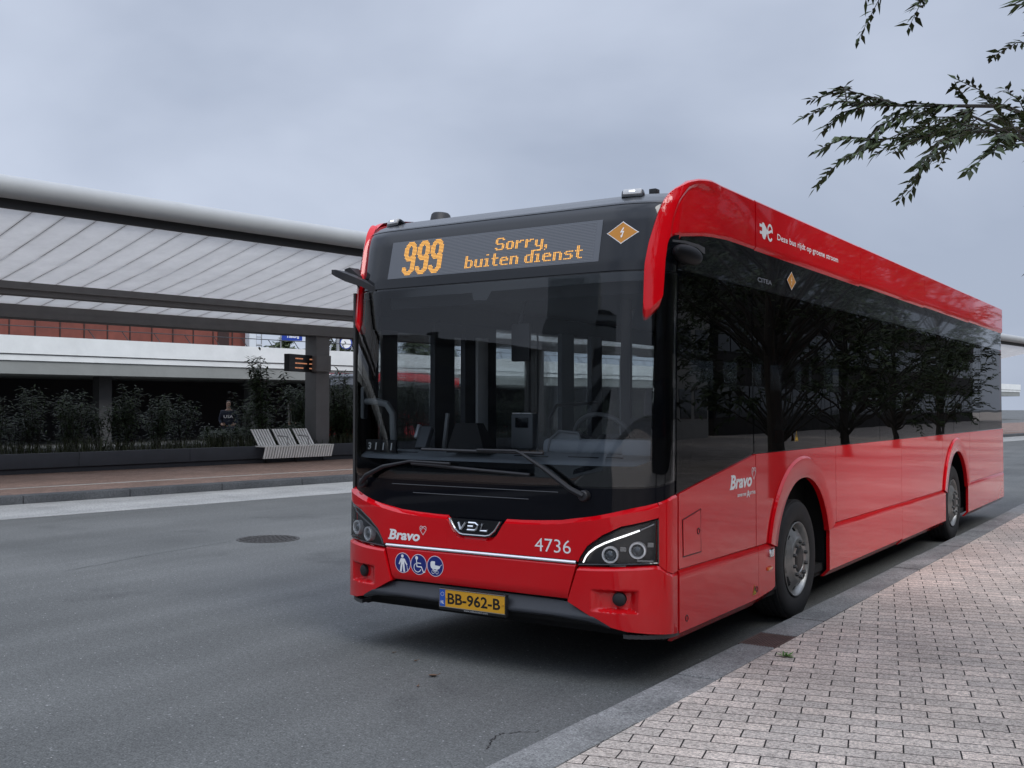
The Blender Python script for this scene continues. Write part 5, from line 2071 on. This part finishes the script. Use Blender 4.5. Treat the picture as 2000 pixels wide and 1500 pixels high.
# ------------------------------------------------------------------ trees
def tree(pos, h, crown_r, crown_z, nleaf, ll, label, seed, group=None, m=LEAF2, trunk_r=.13, levels=3, name='street_tree', clusters=70, flat=1.0, extra=()):
    rnd = random.Random(seed)
    root = empty(name, pos, 0, label, 'tree', group)
    gt, gl = MB(), MB()
    gt.tube([(0, 0, 0), (rnd.uniform(-.06, .06), rnd.uniform(-.06, .06), crown_z * .5), (rnd.uniform(-.1, .1), rnd.uniform(-.1, .1), crown_z), (0, 0, h * .82)], [trunk_r * 1.25, trunk_r, trunk_r * .85, trunk_r * .25], 10)
    tips = []
    for k in range(clusters):
        d = rdir(rnd, -.75)
        q = Vector((d.x * crown_r, d.y * crown_r, (crown_z + h) / 2 + d.z * (h - crown_z) / 2 * flat))
        q = q * 1.0
        rr_ = rnd.uniform(.55, 1.0)
        q = Vector((q.x * rr_, q.y * rr_, q.z + (1 - rr_) * .3))
        b = Vector((0, 0, min(max(crown_z * .75, q.z - crown_r * .7), h * .8)))
        mid_ = b.lerp(q, .55) + Vector((rnd.uniform(-.15, .15), rnd.uniform(-.15, .15), rnd.uniform(0, .25)))
        gt.tube([b, mid_, q], [trunk_r * .30, trunk_r * .16, .006], 5, caps=False)
        tips.append((b, mid_, q))
    for q in extra:
        q = Vector(q)
        b = Vector((0, 0, crown_z))
        mid_ = b.lerp(q, .6) + Vector((0, 0, .25))
        gt.tube([b, mid_, q], [trunk_r * .25, trunk_r * .10, .004], 5, caps=False)
        tips.append((b, mid_, q))
    ntw = 9
    per = max(3, nleaf // (clusters * ntw))
    for b, mid_, q in tips:
        for tw in range(ntw):
            t = rnd.uniform(.15, 1.0)
            s0 = mid_.lerp(q, t)
            dd = (q - mid_).normalized() + rdir(rnd) * .95
            dd.normalize()
            ln = rnd.uniform(.10, .24) * crown_r
            s1 = s0 + dd * ln * .6 + Vector((0, 0, .02))
            s2 = s0 + dd * ln + Vector((0, 0, -.16 * ln))
            gt.tube([s0, s1, s2], [trunk_r * .045, trunk_r * .03, trunk_r * .012], 4, caps=False)
            side = dd.cross(Vector((0, 0, 1)))
            side = side.normalized() if side.length > .05 else Vector((1, 0, 0))
            for j in range(per):
                f_ = (j + 1) / per
                p = s0.lerp(s1, f_ / .6) if f_ < .6 else s1.lerp(s2, (f_ - .6) / .4)
                ld = dd * .7 + side * (1 if j % 2 else -1) * rnd.uniform(.5, 1.1) + Vector((0, 0, rnd.uniform(-.7, .2))) + rdir(rnd) * .3
                leaf(gl, p, ld, Vector((0, 0, 1)) + rdir(rnd) * .6, ll * rnd.uniform(.5, 1.3), ll * rnd.uniform(.14, .22))
    gt.build('trunk', BARK, root)
    gl.build('crown', m, root, smooth=0, recalc=False)
    return root
tree(Vector((4.42, .9, .1)), 6.3, 2.7, 2.5, 22000, .085, 'young street tree on the brick pavement beside the bus', 21, extra=((-2.22, -.10, 3.46), (-2.12, -.22, 3.20)))
tree(Vector((7.6, -2.5, .1)), 7.5, 3.2, 3.2, 9000, .12, 'street tree on the pavement behind the viewer', 22, group='pavement trees out of view')
tree(Vector((5.0, 12.5, .1)), 7.0, 2.6, 3.0, 7000, .12, 'street tree further back along the pavement', 23, group='pavement trees out of view')
for k, (x, y, h, r_) in enumerate(((7.5, 7.5, 7.5, 3.0), (7.8, 20.5, 8, 3.2), (8.4, 28.5, 8.5, 3.4), (9.0, 37, 8.5, 3.4), (9.5, 47, 9, 3.6), (13, 14, 10, 4.2), (15, 25, 11, 4.6))):
    tree(Vector((x, y, .1)), h, r_, 2.0 if k == 0 else .9, 3500 if k == 0 else 9000, .2, 'street tree further back along the pavement', 60 + k, group='pavement trees out of view', clusters=60)
# trees beyond the railway
for k, (u, v, h, r_) in enumerate(((34.6, 45, 6.5, 1.9), (36.4, 45, 5.9, 1.3), (39.6, 45, 9.0, 2.5), (42.3, 46, 8.0, 2.2), (57, 62, 10, 3.5), (48.3, 46, 7.2, 1.7), (66, 62, 10, 4.0))):
    tree(sp(u, v, 0), h, r_, 2.6, 4600, .36, ['bushy green tree top behind the railway parapet', 'low green tree top left of the station sign', 'rounded tree beyond the platform clock', 'dense tree beside the clock pole', 'tall tree far beyond the railway', 'tree top seen through the bus door', 'tall tree far beyond the railway'][k], 40 + k, group='trees beyond the railway', m=FARL, trunk_r=.2, clusters=60, name='distant_tree')

# ------------------------------------------------------------------ second bus, far behind the planter
b2 = copy_tree(bus)
b2.location = (-26.7, 27.9, 0)
b2.rotation_euler = (0, 0, R(20))
b2['label'] = 'second red electric bus parked far behind, seen through the windscreen'
for ch in list(b2.children_recursive):
    if ch.name.split('.')[0] == 'led_lettering':
        bpy.data.objects.remove(ch)
bus['group'] = b2['group'] = 'red electric city buses'

# ------------------------------------------------------------------ street beyond: what the glass and paint mirror
def office(name, label, cx_, cy_, rz, wd, dp, floors, fh, wall, glassm, base=0, bay=1.5, tower=None):
    root = empty(name, (cx_, cy_, base), rz, label, 'building')
    g = MB()
    H_ = floors * fh + 1.2
    g.box(-wd / 2, wd / 2, -dp / 2, dp / 2, 0, H_)
    g.build('wall', wall, root, smooth=0)
    for fl in range(floors):
        gg, gf = MB(), MB()
        z0_ = fl * fh + 1.1
        n = int(wd / bay)
        for s_ in (-1, 1):
            y = s_ * (dp / 2 + .03)
            for i in range(n):
                x = -wd / 2 + wd * (i + .5) / n
                gg.box(x - bay * .45, x + bay * .45, min(y, y - s_ * .05), max(y, y - s_ * .05), z0_, z0_ + fh * .48)
        n2 = int(dp / bay)
        for s_ in (-1, 1):
            x = s_ * (wd / 2 + .03)
            for i in range(n2):
                y = -dp / 2 + dp * (i + .5) / n2
                gg.box(min(x, x - s_ * .05), max(x, x - s_ * .05), y - bay * .45, y + bay * .45, z0_, z0_ + fh * .48)
        gg.build('window_band', glassm, root, smooth=0)
    g = MB()
    g.box(-wd / 2 - .15, wd / 2 + .15, -dp / 2 - .15, dp / 2 + .15, H_, H_ + .4)
    g.build('roof_edge', MATTE, root, smooth=0)
    if tower:
        x0, x1, th = tower
        g = MB()
        g.box(x0, x1, -dp / 2 - .6, dp / 2 + .6, 0, th)
        g.box(x0 + 1, x1 - 1, -2, 2, th, th + 1.2)
        g.build('stair_tower', wall, root, smooth=0)
    g = MB()
    for k in range(3):
        g.box(-wd * .2 + k * wd * .2, -wd * .2 + k * wd * .2 + .8, -1, 1, H_ + .4, H_ + 2)
    g.build('chimney', wall, root, smooth=0)
    return root
SHOPW = mat('shop_wall', (0.07, 0.075, 0.08), 0.8)
OFFW = mat('office_wall', (0.42, 0.46, 0.48), 0.8, noise_amt=0.1, noise_scale=0.6)
OFFG = mat('office_glass', (0.015, 0.02, 0.028), 0.1, coat=1)
office('office_block', 'five storey office block with window bands behind the viewer', -24, -74, R(-18), 30, 12, 5, 3.5, OFFW, OFFG, tower=(-17.5, -13, 22.5))
office('shop_block', 'dark four storey shop block behind the viewer, left of the office', -66, -62, R(-47), 60, 10, 4, 3.4, SHOPW, OFFG)
office('pale_building', 'pale low building with window columns across the pavement', 23, 40.5, R(-3), 6, 9, 2, 3.0, mat('pale_wall', (0.42, 0.41, 0.38), 0.8), OFFG, bay=1.9)
DBR = mat('dark_brick', (0.035, 0.030, 0.027), 0.8)  # unseen dark blocks added to keep bright sky out of the side windows
office('added_dark_block', 'long dark brick building out of view, added to darken the window reflections', 26, 10, R(0), 10, 46, 4, 3.2, DBR, OFFG)
office('added_dark_block', 'tall dark brick building out of view, added to darken the far window reflections', 30, 84, R(0), 18, 72, 4, 3.6, DBR, OFFG)
# ------------------------------------------------------------------ small things on the ground
# manhole cover
mc = empty('manhole_cover', (-6.145, 3.955, 0), R(20), 'round cast iron manhole cover in the asphalt', 'manhole cover')
g = MB()
g.lathe([(.40, -.02), (.40, .006), (.365, .008), (.36, .004), (.001, .004)], Matrix.Rotation(R(-90), 4, 'Y'), 48)
g.build('ring', mat('cast_iron', (0.035, 0.033, 0.031), 0.6, noise_amt=0.3, noise_scale=20), mc)
g = MB()
for k in range(-5, 6):
    x = k * .064
    l = math.sqrt(max(0, .35 ** 2 - x * x))
    y = -l
    i = 0
    while y < l - .04:
        y1 = min(l, y + .12)
        g.box(x - .018, x + .018, y, y1 - .02, .0045, .011)
        y = y1
g.build('tread', mat('cast_iron', (0.035, 0.033, 0.031), 0.6, noise_amt=0.3, noise_scale=20), mc, smooth=0)
# drain grate in the kerb line
dg_ = empty('drain_grate', (1.47, 1.40, .08), 0, 'rusty drain grate set into the kerb by the front wheel', 'drain')
RUST = mat('rusty_iron', (0.085, 0.048, 0.040), 0.75, noise_amt=0.35, noise_scale=18)
g = MB()
g.box(-.125, .125, -.21, .215, -.06, .0)
g.build('pit', mat('pit_black', (0.01, 0.008, 0.008), 0.9), dg_, smooth=0)
g = MB()
for k in range(13):
    x = -.118 + k * .0195
    g.box(x - .0055, x + .0055, -.20, .205, .002, .017)
for y in (-.20, .0, .20):
    g.box(-.124, .124, y - .008, y + .008, .0, .0145)
g.box(-.130, -.1245, -.215, .222, -.02, .018)
g.box(.1245, .130, -.215, .222, -.02, .018)
g.build('bars', RUST, dg_, smooth=0)
# weed in a joint
wd_ = empty('weed', (1.746, .98, .1), 0, 'small green weed growing from a joint in the brick pavement', 'weed')
g = MB()
rnd = random.Random(2)
for k in range(34):
    a = rnd.uniform(0, 2 * PI)
    leaf(g, Vector((rnd.uniform(-.02, .02), rnd.uniform(-.02, .02), .004)), Vector((math.cos(a), math.sin(a), rnd.uniform(.15, .9))), Vector((0, 0, 1)), rnd.uniform(.03, .065), .006)
g.build('leaves', leaf_mat('weed_leaf', (0.09, 0.20, 0.04)), wd_, smooth=0, recalc=False)
# dry leaves and bits on the road
def dry_leaf(x, y, s, a, label, z=.004):
    g = MB()
    vs, fs = [], []
    n = 7
    for i in range(n):
        t = i / (n - 1)
        wv = math.sin(PI * min(.999, t * .95 + .03)) * .33 * s
        zz = .18 * s * (t - .5) ** 2 * 3
        vs += [(t * s - s / 2, -wv, zz + wv * .6), (t * s - s / 2, 0, zz), (t * s - s / 2, wv, zz + wv * .45)]
    for i in range(n - 1):
        fs += [(3 * i, 3 * i + 3, 3 * i + 4, 3 * i + 1), (3 * i + 1, 3 * i + 4, 3 * i + 5, 3 * i + 2)]
    g.add(vs, fs)
    g.tube([(s / 2, 0, .13 * s), (s * .75, .04 * s, .32 * s)], .002, 4)
    o = g.build('fallen_leaf', mat('dry_leaf', (0.13, 0.075, 0.045), 0.7), recalc=False)
    o.location = (x, y, z)
    o.rotation_euler = (0, 0, a)
    return tag(o, label, 'leaf', None)
dry_leaf(-.073, -.377, .062, .6, 'curled brown leaf lying on the asphalt in front of the bus')
for k, (x, y, s, a) in enumerate(((-.0, -.62, .03, 2.0), (-.42, -.12, .03, 1.0), (-.70, -.02, .025, .4))):
    tag(dry_leaf(x, y, s, a, 'tiny dark leaf scrap on the asphalt near the bus'), group='leaf scraps on the asphalt')
# grit scattered over the asphalt
g = MB()
rnd = random.Random(12)
for k in range(700):
    x, y = rnd.uniform(-6, 1.3), rnd.uniform(-5.2, 1.5)
    s = rnd.uniform(.0015, .0045)
    g.add([(x - s, y - s, .001), (x + s, y - s * .6, .001), (x + s * .8, y + s, .001), (x - s, y + s, .001), (x, y, s * 1.2)], [(0, 1, 4), (1, 2, 4), (2, 3, 4), (3, 0, 4)])
tag(g.build('road_grit', mat('grit', (0.30, 0.30, 0.29), 0.8), smooth=0), kind='stuff')

# tarred cracks in the asphalt
def crack(pts, wd, label):
    g = MB()
    rn = random.Random(len(pts))
    P_ = []
    for (x0, y0), (x1, y1) in zip(pts, pts[1:]):
        for i in range(8):
            f_ = i / 8
            P_.append((x0 + (x1 - x0) * f_ + rn.uniform(-.012, .012), y0 + (y1 - y0) * f_ + rn.uniform(-.012, .012)))
    for a, b in zip(P_, P_[1:]):
        w_ = wd * rn.uniform(.4, 1.2)
        g.add([(a[0] - w_, a[1], .0015), (a[0] + w_, a[1] + w_ * .5, .0015), (b[0] + w_, b[1] + w_ * .5, .0015), (b[0] - w_, b[1], .0015)], [(0, 1, 2, 3)])
    o = g.build('road_crack', mat('tar', (0.012, 0.012, 0.012), 0.7), smooth=0, recalc=False)
    tag(o, kind='structure')
crack([(1.02, -1.36), (.97, -1.22), (.94, -1.12), (1.02, -1.02), (1.1, -.95)], .005, '')
crack([(-5.9, .9), (-6.2, 2.2), (-6.34, 3.39), (-6.42, 3.62)], .006, '')
